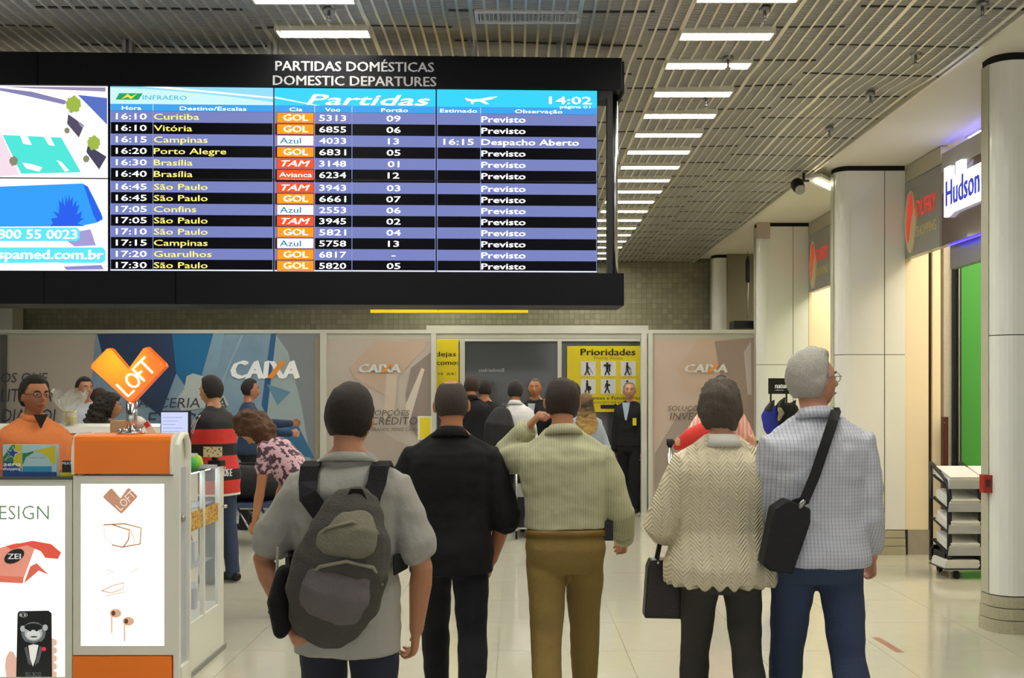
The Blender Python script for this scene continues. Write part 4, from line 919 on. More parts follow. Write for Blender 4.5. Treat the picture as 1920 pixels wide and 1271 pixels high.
MB().tube([(-.02, -.08, 1.42), (.0, -.08, 1.38), (-.03, -.08, 1.3)], [.03, .035, .02], mat('cloth_pattern', '8a8470', .8, var=.5, vscale=60), 8).build('scarf', t)
# newspaper rack
t = empty('newspaper_rack', (3.74, 9.05, 0), label='black wheeled newspaper rack with four sloping shelves by the green wall', cat='rack')
bk = mat('rack_black', '0d0e10', .4)
for xx in (.0, .27):
    b = MB().tube([(xx + .02, .0, .1), (xx + .02, .0, .72), (xx + .02, .03, .82), (xx + .02, .12, .88), (xx + .02, .4, .98)], [.022, .022, .022, .02, .018], bk, 8)
    b.cyl((xx + .02, .4, .1), (xx + .02, .4, .98), .018, bk, 8).cyl((xx + .02, 0, .12), (xx + .02, .4, .12), .018, bk, 8); b.build('side_frame', t)
MB().box((.0, .3, .1), (.6, .34, .25), bk).box((0, .05, .1), (.6, .4, .14), bk).box((0, .05, .14), (.6, .4, .22), bk).box((.56, 0, .1), (.6, .4, .9), bk).build('base', t)
ppr = mat('paper_stack', 'd8d7d3', .7, var=.05, vscale=12)
trn = mat('clear_shelf', 'c8ccd2', .15, alpha=.5)
for q, zz in enumerate((.80, .60, .41, .22)):
    Mt = Matrix.Translation((0, 0, zz)) @ Matrix.Rotation(R(14), 4, 'X')
    MB().box((0, 0, -.012), (.56, .36, -.004), bk, Mt).build('shelf', t)
    MB().box((0, -.03, -.01), (.56, -.02, .07), trn, Mt).build('shelf_lip', t)
    for e in range(2):
        o = MB()
        for lf in range(9): o.box((.02 + e * .27 + random.uniform(-.008, .008), -.018 + random.uniform(-.006, .006), lf * .0105), (.27 + e * .27, .3, lf * .0105 + .0095), ppr, Mt)
        o.build('newspaper_stack', label='%s stack of newspapers on the %s shelf of the black rack' % (('near' if e == 0 else 'inner'), ('top', 'second', 'third', 'lowest')[q]), cat='newspapers', group='stacks of newspapers on the rack', loc=t.location)
o = MB()
for lf in range(6): o.box((-.03 + random.uniform(-.01, .01), -.04, lf * .012), (.26 + random.uniform(-.01, .01), .25, lf * .012 + .01), ppr)
MB().box((-.04, -.05, .085), (.56, .3, .095), bk).build('bottom_shelf', t)
o.build('newspaper_stack', label='stack of newspapers lying on the bottom of the black rack', cat='newspapers', loc=t.location + Vector((0, 0, .096)))
for xx in (.08, .5):
    for yy in (0, .36): MB().tube([(xx - .015, yy, .035), (xx + .015, yy, .035)], [.035, .035], rubber, 14, cap=False).cyl((xx, yy, .035), (xx, yy, .11), .008, chrome, 6).build('caster', t)
# ================================================================ PEOPLE
SKIN = {}
def skin(h):
    return mat('skin_' + h, h, .55, var=.06, vscale=14)
def hair_mat(h, h2=None):
    def fn(nt, x, y, z):
        cb = nt.nodes.new('ShaderNodeCombineXYZ'); nt.links.new(x, cb.inputs[0]); nt.links.new(y, cb.inputs[1]); nt.links.new(mth(nt, 'MULTIPLY', z, .16), cb.inputs[2])
        return noise_socket(nt, 260, 3, cb.outputs[0]), h, h2 or h, noise_socket(nt, 340, 2, cb.outputs[0])
    return pattern_mat('hair_' + h, fn, .65)
def cloth(name, h, bump=.35, scale=45, rough=.9):
    return mat('cloth_' + name, h, rough, var=.07, vscale=8, bump=bump, bscale=scale)
def sm(a, b, x):
    t = max(0, min(1, (x - a) / (b - a))); return t * t * (3 - 2 * t)
TORSO_M = [(.455, .12, .095, 0), (.49, .158, .118, -.008), (.53, .168, .124, -.012), (.58, .156, .112, -.002), (.62, .150, .106, .004), (.68, .158, .112, .008), (.74, .172, .118, .008), (.775, .176, .110, 0), (.800, .160, .092, -.008), (.818, .128, .078, -.014), (.835, .090, .068, -.014), (.852, .062, .058, -.010), (.90, .054, .056, .008)]
TORSO_F = [(.455, .12, .10, 0), (.49, .168, .125, -.012), (.53, .172, .128, -.015), (.58, .150, .112, -.004), (.62, .132, .100, .004), (.68, .142, .108, .012), (.74, .155, .115, .012), (.775, .156, .100, 0), (.800, .140, .084, -.008), (.818, .110, .070, -.012), (.835, .076, .060, -.012), (.852, .052, .050, -.008), (.90, .045, .048, .008)]
class Person:
    def __init__(s, label, px, Y, H=1.75, rot=0, sex='m', lean=0, side=0, twist=0, girth=1.0, belly=0, hip_px=None, vox=.0075, skin_='c08a6a', shoulder=0, group=None, z=0):
        s.H = H; s.k = H / 1.75; s.sex = sex; s.girth = girth; s.belly = belly; s.vox = vox; s.skin = skin(skin_)
        s.root = empty('person', ((px - VX) / F * Y, Y, z), R(rot), label, 'person', group)
        s.Mi = (Matrix.Translation(s.root.location) @ Matrix.Rotation(R(rot), 4, 'Z')).inverted()
        s.lean, s.side, s.twist = R(lean), R(side), R(twist)
        c = Vector((0, 0, .5 * H)); s.sp = [(.5 * H, c.copy(), Matrix.Identity(3))]; z = .5 * H; dz = .01
        while z < 1.05 * H:
            z += dz; a = sm(.5 * H, .70 * H, z)
            M = Matrix.Rotation(-s.lean * a, 3, 'X') @ Matrix.Rotation(s.side * a, 3, 'Y') @ Matrix.Rotation(s.twist * a, 3, 'Z')
            c = c + M @ Vector((0, 0, dz)); s.sp.append((z, c.copy(), M))
        s.torso = TORSO_F if sex == 'f' else TORSO_M
        s.sw = (.148 if sex == 'f' else .168) + shoulder
        s.arms = {}; s.legs = {}
    def frame(s, z):
        if z <= .5 * s.H: return Vector((0, 0, z)), Matrix.Identity(3)
        i = min(int((z - .5 * s.H) / .01), len(s.sp) - 1); z0, c, M = s.sp[i]; return c + M @ Vector((0, 0, z - z0)), M
    def tp(s, x, y, z):
        c, M = s.frame(z); return c + M @ Vector((x, y, 0))
    def rings(s, mb, z0, z1, add, m, flare=0, skirt=False, seg=28):
        """torso loft between heights z0..z1 (fractions of H), inflated by add"""
        zs = [z0] + [t[0] for t in s.torso if z0 + .008 < t[0] < z1 - .008] + [z1]; base = len(mb.v); mi = mb.mi(m); n = 0
        for z_ in zs:
            z = max(z_, .50) if skirt else z_
            for a, b in zip(s.torso[:-1], s.torso[1:]):
                if a[0] <= z <= b[0]: break
            else: a = b = s.torso[0] if z < s.torso[0][0] else s.torso[-1]
            t = 0 if a[0] == b[0] else (z - a[0]) / (b[0] - a[0])
            hw, hd, yo = [(a[i] + (b[i] - a[i]) * t) * s.k for i in (1, 2, 3)]
            g = s.girth if z < .80 else 1 + (s.girth - 1) * max(0, (.85 - z) / .05)
            bel = s.belly * math.exp(-((z - .61) / .07) ** 2)
            ad = add(z) if callable(add) else add
            hw = hw * g + ad + bel * .35; hd2 = hd * g + ad
            if z < .60: hw += flare * (.60 - z) / .1; hd2 += flare * (.60 - z) / .1
            z = z_; c, M = s.frame(z * s.H)
            for q in range(seg):
                th = 2 * pi * q / seg; C, S = cos(th), sin(th); e = 2 / 2.4
                x = hw * math.copysign(abs(C) ** e, C); y = hd2 * math.copysign(abs(S) ** e, S) + yo + (bel if S > 0 else 0) * S
                mb.v.append(tuple(c + M @ Vector((x, y, 0))))
            n += 1
        for i in range(n - 1):
            for q in range(seg):
                A = base + i * seg + q; B = base + i * seg + (q + 1) % seg; mb.f.append((A, B, B + seg, A + seg)); mb.m.append(mi)
        mb.f.append(tuple(base + q for q in reversed(range(seg)))); mb.m.append(mi); mb.f.append(tuple(base + (n - 1) * seg + q for q in range(seg))); mb.m.append(mi)
    def loc(s, px, py, dy=0):
        return s.Mi @ at(px, py, s.root.location.y + dy)
    def arm(s, sd, el, wr, palm=None, curl=18, sleeve=None, drop=0):
        """sd -1 left, +1 right; el, wr: ('px', px, py, dy) targets or direction vectors in the person's frame"""
        sh = s.tp(sd * s.sw * s.k, -.006, .782 * s.H - drop); L1, L2 = .168 * s.H, .150 * s.H
        def pt(a, frm, L):
            if a[0] == 'px': d = s.loc(*a[1:]) - frm
            else: d = Vector(a)
            return frm + d.normalized() * L
        e = pt(el, sh, L1); w = pt(wr, e, L2)
        s.arms[sd] = (sh, e, w, Vector(palm) if palm else Vector((-sd, 0, 0)), curl)
    def leg(s, sd, swing=0, bend=6, out=2, toe=6):
        L1, L2 = .235 * s.H, .235 * s.H; k = s.k
        hip = Vector((sd * .088 * k, 0, .515 * s.H)); a = R(swing); o = R(out) * sd
        d1 = Vector((sin(o), sin(a) * cos(o), -cos(a) * cos(o))); kn = hip + d1 * L1
        b = a - R(bend); d2 = Vector((sin(o) * .3, sin(b), -cos(b))); an = kn + d2 * L2
        s.legs[sd] = (hip, kn, an, d2, toe)
    def ground(s):
        lo = min(l[2].z - .045 * s.H / 1.0 * .9 for l in s.legs.values()); s.shift = 0
        dz = lo - .0
        s.root.location.z = -dz
    def body(s, head=None, face=False, hand_scale=1.0, ears=True, lower=True):
        k = s.k; m = s.skin; b = MB()
        s.rings(b, .50, .90, -.012, m)
        for sd in (-1, 1): b.tube([s.tp(sd * .03 * k, -.012 * k, .862 * s.H), s.tp(sd * .085 * k, -.012 * k, .828 * s.H), s.tp(sd * .15 * k, -.008 * k, .795 * s.H)], [.034 * k, .038 * k, .045 * k], m, 12)
        for sd, (sh, e, w, pn, curl) in s.arms.items():
            g = .93 if s.sex == 'f' else 1.0
            inner = s.tp(sd * .10 * k, 0, .785 * s.H)
            b.tube([inner, sh, sh.lerp(e, .3), sh.lerp(e, .7), e, e.lerp(w, .25), e.lerp(w, .7), w], [r * k * g for r in (.045, .055, .050, .045, .040, .043, .033, .027)], m, 12)
            s.hand(b, w, (w - e).normalized(), pn, sd, curl, k * hand_scale * (.92 if s.sex == 'f' else 1))
        if lower:
            for sd, (hip, kn, an, d2, toe) in s.legs.items():
                b.tube([hip, hip.lerp(kn, .4), kn, kn.lerp(an, .3), kn.lerp(an, .75), an, an + Vector((0, 0, -.03))], [r * k for r in (.085, .075, .052, .054, .04, .034, .034)], m, 12)
                t = Vector((sin(R(toe)) * sd, cos(R(toe)), 0)); b.tube([an + Vector((0, 0, -.035)) - t * .03, an + Vector((0, 0, -.045)) + t * .08, an + Vector((0, 0, -.05)) + t * .15], [(.033, .03), (.04, .025), (.035, .016)], m, 10, up=(1, 0, 0))
        # head
        yaw, pitch, roll = head or (0, 0, 0)
        zc_ = .934 * s.H; c, M = s.frame(zc_)
        s.hc = c + M @ Vector((0, .018 * k, 0)); s.hM = M @ Matrix.Rotation(R(yaw), 3, 'Z') @ Matrix.Rotation(R(-pitch), 3, 'X') @ Matrix.Rotation(R(roll), 3, 'Y')
        s.hs = k * (.97 if s.sex == 'f' else 1.02)
        base = len(b.v); nu, nv = 36, 26; mi = b.mi(m)
        for i in range(nv + 1):
            ph = pi * min(max(i, .02), nv - .02) / nv
            for q in range(nu):
                th = 2 * pi * q / nu; d = Vector((sin(ph) * cos(th), sin(ph) * sin(th), cos(ph)))
                b.v.append(tuple(s.hc + s.hM @ (s.headpt(d) * s.hs)))
        for i in range(nv):
            for q in range(nu):
                A = base + i * nu + q; B = base + i * nu + (q + 1) % nu; b.f.append((A, A + nu, B + nu, B)); b.m.append(mi)
        hp = lambda x, y, z: s.hc + s.hM @ (Vector((x, y, z)) * s.hs)
        nb = s.tp(0, -.012 * k, .845 * s.H)
        b.tube([s.tp(0, -.015 * k, .82 * s.H), nb, hp(0, -.018, -.055)], [(.062 * k, .06 * k), (.056 * k, .056 * k), (.052 * k, .055 * k)] if s.sex == 'm' else [(.05 * k, .05 * k), (.046 * k, .046 * k), (.045 * k, .048 * k)], m, 16)
        b.tube([hp(0, .078, .022), hp(0, .098, -.004), hp(0, .108, -.022), hp(0, .094, -.030)], [.008 * k, .010 * k, .0135 * k, .009 * k], m, 8)     # nose
        for sx in (-1, 1): b.ball(hp(sx * .012, .094, -.027), .0085 * k, m, 8, 6)
        b.tube([hp(-.022, .082, -.058), hp(0, .093, -.055), hp(.022, .082, -.058)], [.005 * k, .0075 * k, .005 * k], m, 6)
        if ears:
            for sx in (-1, 1):
                b.ball(hp(sx * .081, -.008, -.008), (.011 * k, .018 * k, .032 * k), m, 12, 8, M=(s.hM @ Matrix.Rotation(sx * R(-20), 3, 'Z')))
        o = robj('body', b, s.vox, m, s.root, smooth=3)
        if face: s.face()
        return o
    def headpt(s, d):
        x, y, z = d
        p = Vector((.077 * x, .094 * y, .117 * z))
        lo = sm(0, -1, z) if z < 0 else 0; lo = max(0, -z)
        p.x *= 1 - .28 * lo ** 1.5
        if y < 0: p.y *= 1 + .10 * sm(-.3, .6, z); p.z = p.z * (1 - .35 * lo * (-y)); p.y *= (1 - .25 * lo)
        else: p.y *= 1 - .10 * sm(.1, .8, z) * .5
        if y > 0:
            p.y += .010 * math.exp(-((z + .82) / .22) ** 2) * math.exp(-(x / .35) ** 2)            # chin
            p.y -= .010 * math.exp(-((z - .06) / .16) ** 2) * (math.exp(-((x - .40) / .2) ** 2) + math.exp(-((x + .40) / .2) ** 2))   # sockets
            p.y += .005 * math.exp(-((z - .27) / .12) ** 2) * math.exp(-(x / .6) ** 2)
        return p
    def hand(s, b, w, d, pn, sd, curl, k):
        m = s.skin; pn = (pn - d * pn.dot(d)).normalized(); sv = d.cross(pn).normalized()     # sv across the palm
        # thumb side: forward for a hanging arm
        th = sv if sv.dot(Vector((0, 1, 0)) + Vector((0, 0, .3))) > 0 else -sv
        pc = w + d * .085 * k
        b.tube([w - d * .01, w + d * .03 * k, pc], [(.026 * k, .02 * k), (.038 * k, .017 * k), (.042 * k, .014 * k)], m, 12, up=sv)
        for q, (o, L) in enumerate(((.032, .068), (.011, .078), (-.011, .072), (-.031, .058))):
            p = pc + th * o * k - d * .012 * k; dd = (d + th * o * 1.6).normalized(); pts = [p]; ang = R(curl)
            for g, f in enumerate((.45, .32, .25)):
                ax = dd.cross(pn).normalized(); dd = (Matrix.Rotation(ang * (1.0 + .3 * g), 3, ax) @ dd).normalized(); pts.append(pts[-1] + dd * L * k * f)
            b.tube(pts, [.0095 * k, .0088 * k, .0078 * k, .0065 * k], m, 8)
        p = w + d * .022 * k + th * .026 * k; d1 = (d * .75 + th * .6 + pn * .35).normalized(); d2 = (d * .95 + th * .15 + pn * .35).normalized()
        b.tube([p, p + d1 * .042 * k, p + d1 * .042 * k + d2 * .032 * k], [.014 * k, .0105 * k, .008 * k], m, 8)
    def face(s, glasses=False):
        hp = lambda x, y, z: s.hc + s.hM @ (Vector((x, y, z)) * s.hs); wm = mat('eye_white', 'b4a89c', .3); dm = mat('eye_dark', '1e1410', .3); bm_ = mat('brow_dark', '1c1512', .8); lm = mat('lip', '8e4a40', .5)
        for sx in (-1, 1):
            e = MB().ball(hp(sx * .030, .0745, .008), (.0125 * s.hs, .0125 * s.hs, .0075 * s.hs), wm, 12, 8).ball(hp(sx * .0303, .0825, .008), (.0056 * s.hs,) * 3, dm, 10, 6); e.build('eye', s.root)
            MB().tube([hp(sx * .014, .0905, .026), hp(sx * .030, .0890, .031), hp(sx * .048, .078, .027)], [.0028, .0036, .002], bm_, 6).build('eyebrow', s.root)
        MB().tube([hp(-.023, .0835, -.0585), hp(-.008, .0960, -.056), hp(.008, .0960, -.056), hp(.023, .0835, -.0585)], [.002, .0045, .0045, .002], lm, 6).build('lips', s.root)
    def hair(s, m, style='short', t=.012, crown=0, noise_=.003, seed=0, nm='hair'):
        b = MB(); nu, nv = 48, 34; base = 0; mi = b.mi(m)
        for i in range(nv + 1):
            ph = pi * min(max(i, .02), nv - .02) / nv
            for q in range(nu):
                th_ = 2 * pi * q / nu; d = Vector((sin(ph) * cos(th_), sin(ph) * sin(th_), cos(ph))); x, y, z = d
                az = y / max(1e-3, sqrt(x * x + y * y))      # 1 front, -1 back
                if style == 'short': line = -.62 + 1.28 * sm(-.35, .55, az)
                elif style == 'buzz': line = -.55 + 1.28 * sm(-.35, .5, az)
                elif style == 'full': line = -.85 + 1.42 * sm(-.2, .6, az)
                elif style == 'long': line = -1.1 + 1.6 * sm(.15, .75, az)
                tt = t * (1 + .25 * sm(.2, 1, z)) * sm(line - .06, line + .14, z) - .007 * (1 - sm(line - .06, line + .10, z))
                if crown: tt -= (t + .004) * crown * sm(.80, .93, Vector((x * .9, y + .12 + .25, z)).normalized().z if False else z + .08 * (-y))
                p = s.headpt(d); n_ = noise.noise(Vector((p.x * 45, p.y * 45, p.z * 30)) + Vector((seed * 7, 0, 0))) + .7 * noise.noise(Vector((p.x * 130, p.y * 130, p.z * 50)))
                tt += noise_ * n_ * (1 if tt > 0 else 0)
                p = p + Vector((d.x, d.y, d.z)) * tt
                b.v.append(tuple(s.hc + s.hM @ (p * s.hs)))
        for i in range(nv):
            for q in range(nu):
                A = base + i * nu + q; B = base + i * nu + (q + 1) % nu; b.f.append((A, A + nu, B + nu, B)); b.m.append(mi); b.smooth.add(len(b.f) - 1)
        return b.build(nm, s.root)
    def folds(s, amp, f=7, seed=0):
        def disp(v, n):
            p = v.co; q = noise.noise(Vector((p.x * f * .8 + seed * 3.1, p.y * f * .8, p.z * f * 1.7))) + .5 * noise.noise(Vector((p.x * f * 2.2, p.y * f * 2.2 + seed, p.z * f * 3.2)))
            v.co = p + n * amp * q
        return disp
    def shirt(s, m, hem=.50, add=.014, sleeve=1.0, sl_r=1.0, collar=None, nm='shirt', flare=.004, amp=.006, vox=None, seed=1, top=.846, cuff=None, post=None):
        k = s.k; b = MB(); s.rings(b, hem, top, (lambda z: add * (1 if z < .79 else max(.3, 1 - (z - .79) / .06))), m, flare=flare, skirt=True)
        for sd, (sh, e, w, pn, curl) in s.arms.items():
            sl = sleeve if not isinstance(sleeve, dict) else sleeve[sd]
            inner = s.tp(sd * .09 * k, 0, .78 * s.H)
            A = sh; pts = [inner, sh, sh.lerp(e, .35), sh.lerp(e, .7)]; rr = [.058, .061, .061, .058]
            if sl <= .5: pts = [inner, sh, sh.lerp(e, .3), sh.lerp(e, sl * 2)]; rr = [.058, .062, .067, .072]
            else:
                end = min(1, (sl - .5) * 2); pts += [e]; rr += [.056]
                for q in (.3, .65, 1):
                    if q <= end + .01: pts.append(e.lerp(w, q)); rr.append(.056 - .016 * q)
                if end not in (.3, .65, 1) and end > .05: pts.append(e.lerp(w, end)); rr.append(.056 - .016 * end)
            g = (.92 if s.sex == 'f' else 1) * k * sl_r
            b.tube([s.tp(sd * .045 * k, -.012 * k, .846 * s.H), s.tp(sd * .09 * k, -.012 * k, .822 * s.H), s.tp(sd * .15 * k, -.006 * k, .797 * s.H)], [.034 * k + add * .4, .040 * k + add * .4, .048 * k + add * .4], m, 12)
            b.tube(pts, [r * g + add * .3 for r in rr], m, 14)
        o = robj(nm, b, vox or max(.009, s.vox * 1.3), m, s.root, smooth=2, disp=s.folds(amp, seed=seed) if amp else None)
        if cuff:
            for sd, (sh, e, w, pn, curl) in s.arms.items():
                sl = sleeve if not isinstance(sleeve, dict) else sleeve[sd]; end = min(1, (sl - .5) * 2); p = e.lerp(w, end); d = (w - e).normalized()
                r_ = (.052 - .012 * end) * k * sl_r + .006; MB().tube([p - d * .035, p + d * .03], [r_ + .003, r_], m, 16, cap=False).build('cuff', s.root)
        if collar:
            c1 = s.tp(0, -.020 * k, .842 * s.H); c2 = s.tp(0, -.010 * k, .869 * s.H)
            MB().tube([c1, c2], [(.100 * k, .086 * k), (.067 * k, .068 * k)] if s.sex == 'm' else [(.070 * k, .064 * k), (.056 * k, .056 * k)], collar, 22, up=(1, 0, 0), cap=False).build('collar', s.root)
        return o
    def trousers(s, m, waist=.60, r=1.0, hemr=1.0, amp=.006, nm='trousers', seed=5, short=False, add=.008):
        k = s.k; b = MB(); s.rings(b, .462, waist, add, m)
        for sd, (hip, kn, an, d2, toe) in s.legs.items():
            b.tube([hip + Vector((-sd * .005, 0, .05)), hip.lerp(kn, .1), hip.lerp(kn, .45), kn, kn.lerp(an, .35), kn.lerp(an, .8), an + Vector((0, 0, -.012))], [x * k for x in (.090 * r, .098 * r, .088 * r, .072 * r, .070 * hemr, .062 * hemr, .062 * hemr)], m, 16)
        return robj(nm, b, max(.010, s.vox * 1.4), m, s.root, smooth=2, disp=s.folds(amp, f=6, seed=seed))
    def shoes(s, m):
        for sd, (hip, kn, an, d2, toe) in s.legs.items():
            t = Vector((sin(R(toe)) * sd, cos(R(toe)), 0)); p = Vector((an.x, an.y, 0)); z0 = an.z - .085 * s.k; b = MB()
            b.tube([p - t * .055 + Vector((0, 0, z0 + .045)), p + t * .02 + Vector((0, 0, z0 + .048)), p + t * .11 + Vector((0, 0, z0 + .038)), p + t * .18 + Vector((0, 0, z0 + .030))], [(.036, .042), (.042, .044), (.046, .034), (.036, .024)], m, 12, up=Vector((t.y, -t.x, 0)))
            b.build('shoe', s.root)
        s.root.location.z = -(min(l[2].z for l in s.legs.values()) - .085 * s.k)
def strap(b, pts, wd, m, th=.004):
    """flat webbing band following points; each point is (pos, normal)"""
    n = len(pts); base = len(b.v); mi = b.mi(m)
    P = [Vector(p) for p, _ in pts]
    for i, (p, nr) in enumerate(pts):
        d = (P[min(i + 1, n - 1)] - P[max(i - 1, 0)]).normalized(); nr = Vector(nr).normalized(); s_ = d.cross(nr).normalized() * wd / 2; nn = nr * th
        for q in (P[i] - s_, P[i] + s_, P[i] + s_ + nn, P[i] - s_ + nn): b.v.append(tuple(q))
    for i in range(n - 1):
        for q in range(4):
            A = base + i * 4 + q; B = base + i * 4 + (q + 1) % 4; b.f.append((A, B, B + 4, A + 4)); b.m.append(mi)
    b.f.append(tuple(base + q for q in (3, 2, 1, 0))); b.m.append(mi); b.f.append(tuple(base + 4 * (n - 1) + q for q in range(4))); b.m.append(mi)
blk_h = hair_mat('17110e', '241a14'); brn_h = hair_mat('2a1c12', '3a281a'); jeans = cloth('jeans_blue', '36435e', .4, 90); blk_c = cloth('black_cotton', '0e0e10', .25); dark_c = cloth('dark_trousers', '17181c', .25); shoe_b = mat('shoe_black', '121212', .35); shoe_br = mat('shoe_brown', '4a2c1c', .4)
# ---------------- 1 backpack man
P = Person('man in a light grey t-shirt carrying a dark grey backpack, nearest of all the people', 652, 3.58, 1.655, lean=4, side=0, vox=.006, skin_='bd8564', girth=1.04, shoulder=.006)
P.arm(-1, ('px', 478, 1062, .05), ('px', 540, 1150, -.08), palm=(1, .2, 0), curl=30); P.arm(1, ('px', 800, 1075, .0), ('px', 778, 1195, .10), palm=(-1, .1, 0), curl=30)
P.leg(-1, 22, 14, 3); P.leg(1, -14, 20, 4); P.body(head=(-14, -2, 3)); P.hair(hair_mat('1c130d', '2c1d14'), 'short', .014, seed=1)
P.shirt(cloth('tee_grey', 'a9a79e', .3), hem=.452, add=.024, sleeve=.36, sl_r=1.06, amp=.012, seed=2, flare=.0); P.trousers(cloth('jeans_dark', '272a38', .4, 90)); P.shoes(shoe_b)
MB().tube([P.tp(0, -.016, .840 * P.H), P.tp(0, -.012, .860 * P.H)], [(.105, .085), (.064, .062)], MATS['cloth_tee_grey'], 22, up=(1, 0, 0), cap=False).build('neckband', P.root)
p1 = P
def on_back(P, X, Z, off=.0):
    """point in the person's frame behind the back"""
    return P.tp(X, -(.125 + off), Z)
BPk = empty('backpack', P.root.location, 0, 'dark grey and olive backpack slung on the back of the grey t-shirt man', 'backpack')
dg1 = cloth('pack_grey', '4e4b45', .5, 120); dg2 = cloth('pack_olive', '7c7966', .5, 120); dg3 = cloth('pack_black', '121112', .4, 120); dg4 = cloth('pack_mauve', '6e6768', .5, 120)
def BPp(px, py, dy): return P.Mi @ at(px, py, P.root.location.y + dy) + Vector((0, 0, 0))
ax = (BPp(668, 930, -.2), BPp(655, 985, -.23), BPp(640, 1045, -.25), BPp(622, 1105, -.245), BPp(610, 1150, -.22))
mk = MB().tube(ax, [(.085, .06), (.135, .10), (.155, .115), (.155, .11), (.12, .085)], dg1, 20, up=(1, 0, .35), power=2.6)
robj('pack_body', mk, .008, dg1, BPk, disp=P.folds(.010, 9, 3))
mk = MB().tube([BPp(638, 1058, -.335), BPp(628, 1095, -.345), BPp(618, 1130, -.32)], [(.10, .03), (.115, .045), (.10, .035)], dg4, 18, up=(1, 0, .3), power=2.6); robj('front_pocket', mk, .007, dg4, BPk, disp=P.folds(.007, 12, 4))
mk = MB().tube([BPp(660, 955, -.27), BPp(652, 985, -.32), BPp(645, 1015, -.34)], [(.07, .03), (.10, .035), (.105, .03)], dg2, 18, up=(1, 0, .3), power=2.6); robj('top_flap', mk, .007, dg2, BPk, disp=P.folds(.006, 12, 6))
b = MB().tube([BPp(560, 1080, -.30), BPp(600, 1046, -.36), BPp(650, 1036, -.375), BPp(700, 1048, -.35), BPp(716, 1080, -.29)], [.006] * 5, mat('zip_pale', '8f8c76', .6), 6)
b.tube([BPp(578, 1010, -.27), BPp(610, 975, -.33), BPp(660, 962, -.34), BPp(706, 980, -.31), BPp(722, 1015, -.27)], [.005] * 5, mat('zip_pale', '8f8c76'), 6).build('zip', BPk)
mk = MB().tube([BPp(535, 1060, -.16), BPp(528, 1110, -.19), BPp(530, 1160, -.15)], [(.03, .06), (.045, .08), (.03, .06)], dg3, 12); robj('side_pocket', mk, .008, dg3, BPk)
mk = MB().tube([BPp(690, 1110, -.2), BPp(640, 1158, -.24), BPp(570, 1160, -.22)], [(.035, .05), (.045, .07), (.035, .05)], dg3, 12); robj('base_panel', mk, .008, dg3, BPk)
k_ = P.k
def shoulder_strap(sd, bag):
    h = P.H
    pts = [(bag, (0, -1, .2)), (P.tp(sd * .105, -.175, .775 * h), (0, -1, .2)), (P.tp(sd * .115, -.125, .80 * h), (0, -1, .5)), (P.tp(sd * .118, -.09, .828 * h), (0, -.7, 1)), (P.tp(sd * .118, -.02, .838 * h), (0, 0, 1)), (P.tp(sd * .120, .06, .825 * h), (0, .6, 1)), (P.tp(sd * .125, .125, .785 * h), (0, 1, .3)), (P.tp(sd * .13, .155, .72 * h), (0, 1, 0)), (P.tp(sd * .165, .10, .66 * h), (sd * .6, .7, 0)), (P.tp(sd * .195, .0, .64 * h), (sd, 0, 0)), (P.tp(sd * .17, -.12, .635 * h), (sd * .4, -1, 0))]
    b = MB(); strap(b, pts, .062, dg3, .012); b.build('strap', BPk)
shoulder_strap(-1, BPp(612, 960, -.2)); shoulder_strap(1, BPp(690, 945, -.2))
strap_b = MB(); strap(strap_b, [(BPp(650, 925, -.24), (0, -1, 0)), (BPp(662, 905, -.23), (0, -1, 0)), (BPp(676, 905, -.23), (0, -1, 0)), (BPp(684, 925, -.24), (0, -1, 0))], .02, dg3, .008); strap_b.build('haul_loop', BPk)
strap_b = MB(); strap(strap_b, [(BPp(522, 1010, -.1), (-1, -1, 0)), (BPp(519, 1080, -.1), (-1, -1, 0)), (BPp(522, 1150, -.1), (-1, -1, 0))], .012, mat('strap_pale', 'b8b4a4', .7), .004); strap_b.build('piping', BPk)
# ---------------- 2 black shirt man
P = Person('man in a black shirt and black trousers with thinning cropped hair, walking away', 846, 4.95, 1.70, vox=.006, skin_='b27654', girth=1.12, shoulder=.018)
P.arm(-1, ('px', 745, 940, .12), ('px', 735, 1030, .35), palm=(1, 0, 0)); P.arm(1, ('px', 943, 945, .0), ('px', 920, 1045, .12), palm=(-1, 0, 0), curl=28)
P.leg(-1, 22, 8, 0); P.leg(1, -14, 26, 3); P.body(head=(8, 0, -2)); P.hair(hair_mat('2c2620', '4a3e34'), 'buzz', .006, crown=.9, noise_=.0015)
P.shirt(blk_c, hem=.47, add=.020, sleeve=.5, sl_r=1.12, collar=blk_c, amp=.008, seed=3); P.trousers(mat('cloth_navy_dark', '101218', .9, bump=.3, bscale=70), r=.98); P.shoes(shoe_b)
# ---------------- 3 green shirt man
P = Person('man in a pale green shirt and brown trousers with his raised hand at his ear', 1060, 4.88, 1.675, vox=.006, skin_='b87e5c', girth=1.12, shoulder=.008, side=-1.5)
P.arm(-1, ('px', 938, 864, .24), ('px', 990, 802, .13), palm=(1, -.2, 0), curl=40, drop=-.0); P.arm(1, ('px', 1150, 925, .0), ('px', 1168, 1000, .16), palm=(-1, 0, 0), curl=45)
P.leg(-1, -14, 22, 1); P.leg(1, 18, 10, 2); P.body(head=(6, 4, 4)); P.hair(hair_mat('22170f', '3a281a'), 'short', .010, crown=.55, noise_=.002)
green = pattern_mat('cloth_green_stripe', lambda nt, x, y, z: (mth(nt, 'MULTIPLY', mth(nt, 'GREATER_THAN', mth(nt, 'SINE', mth(nt, 'MULTIPLY', x, 520)), .35), .55), 'b6b694', '9c9d7c', noise_socket(nt, 14, 3)), .9)
P.shirt(green, hem=.584, add=.026, sleeve=.93, sl_r=1.14, collar=green, amp=.010, seed=4, cuff=True, flare=-.02)
tan = cloth('tan_chino', '86703a', .4, 50); P.trousers(tan, waist=.59, r=1.06, hemr=1.02, add=.010)
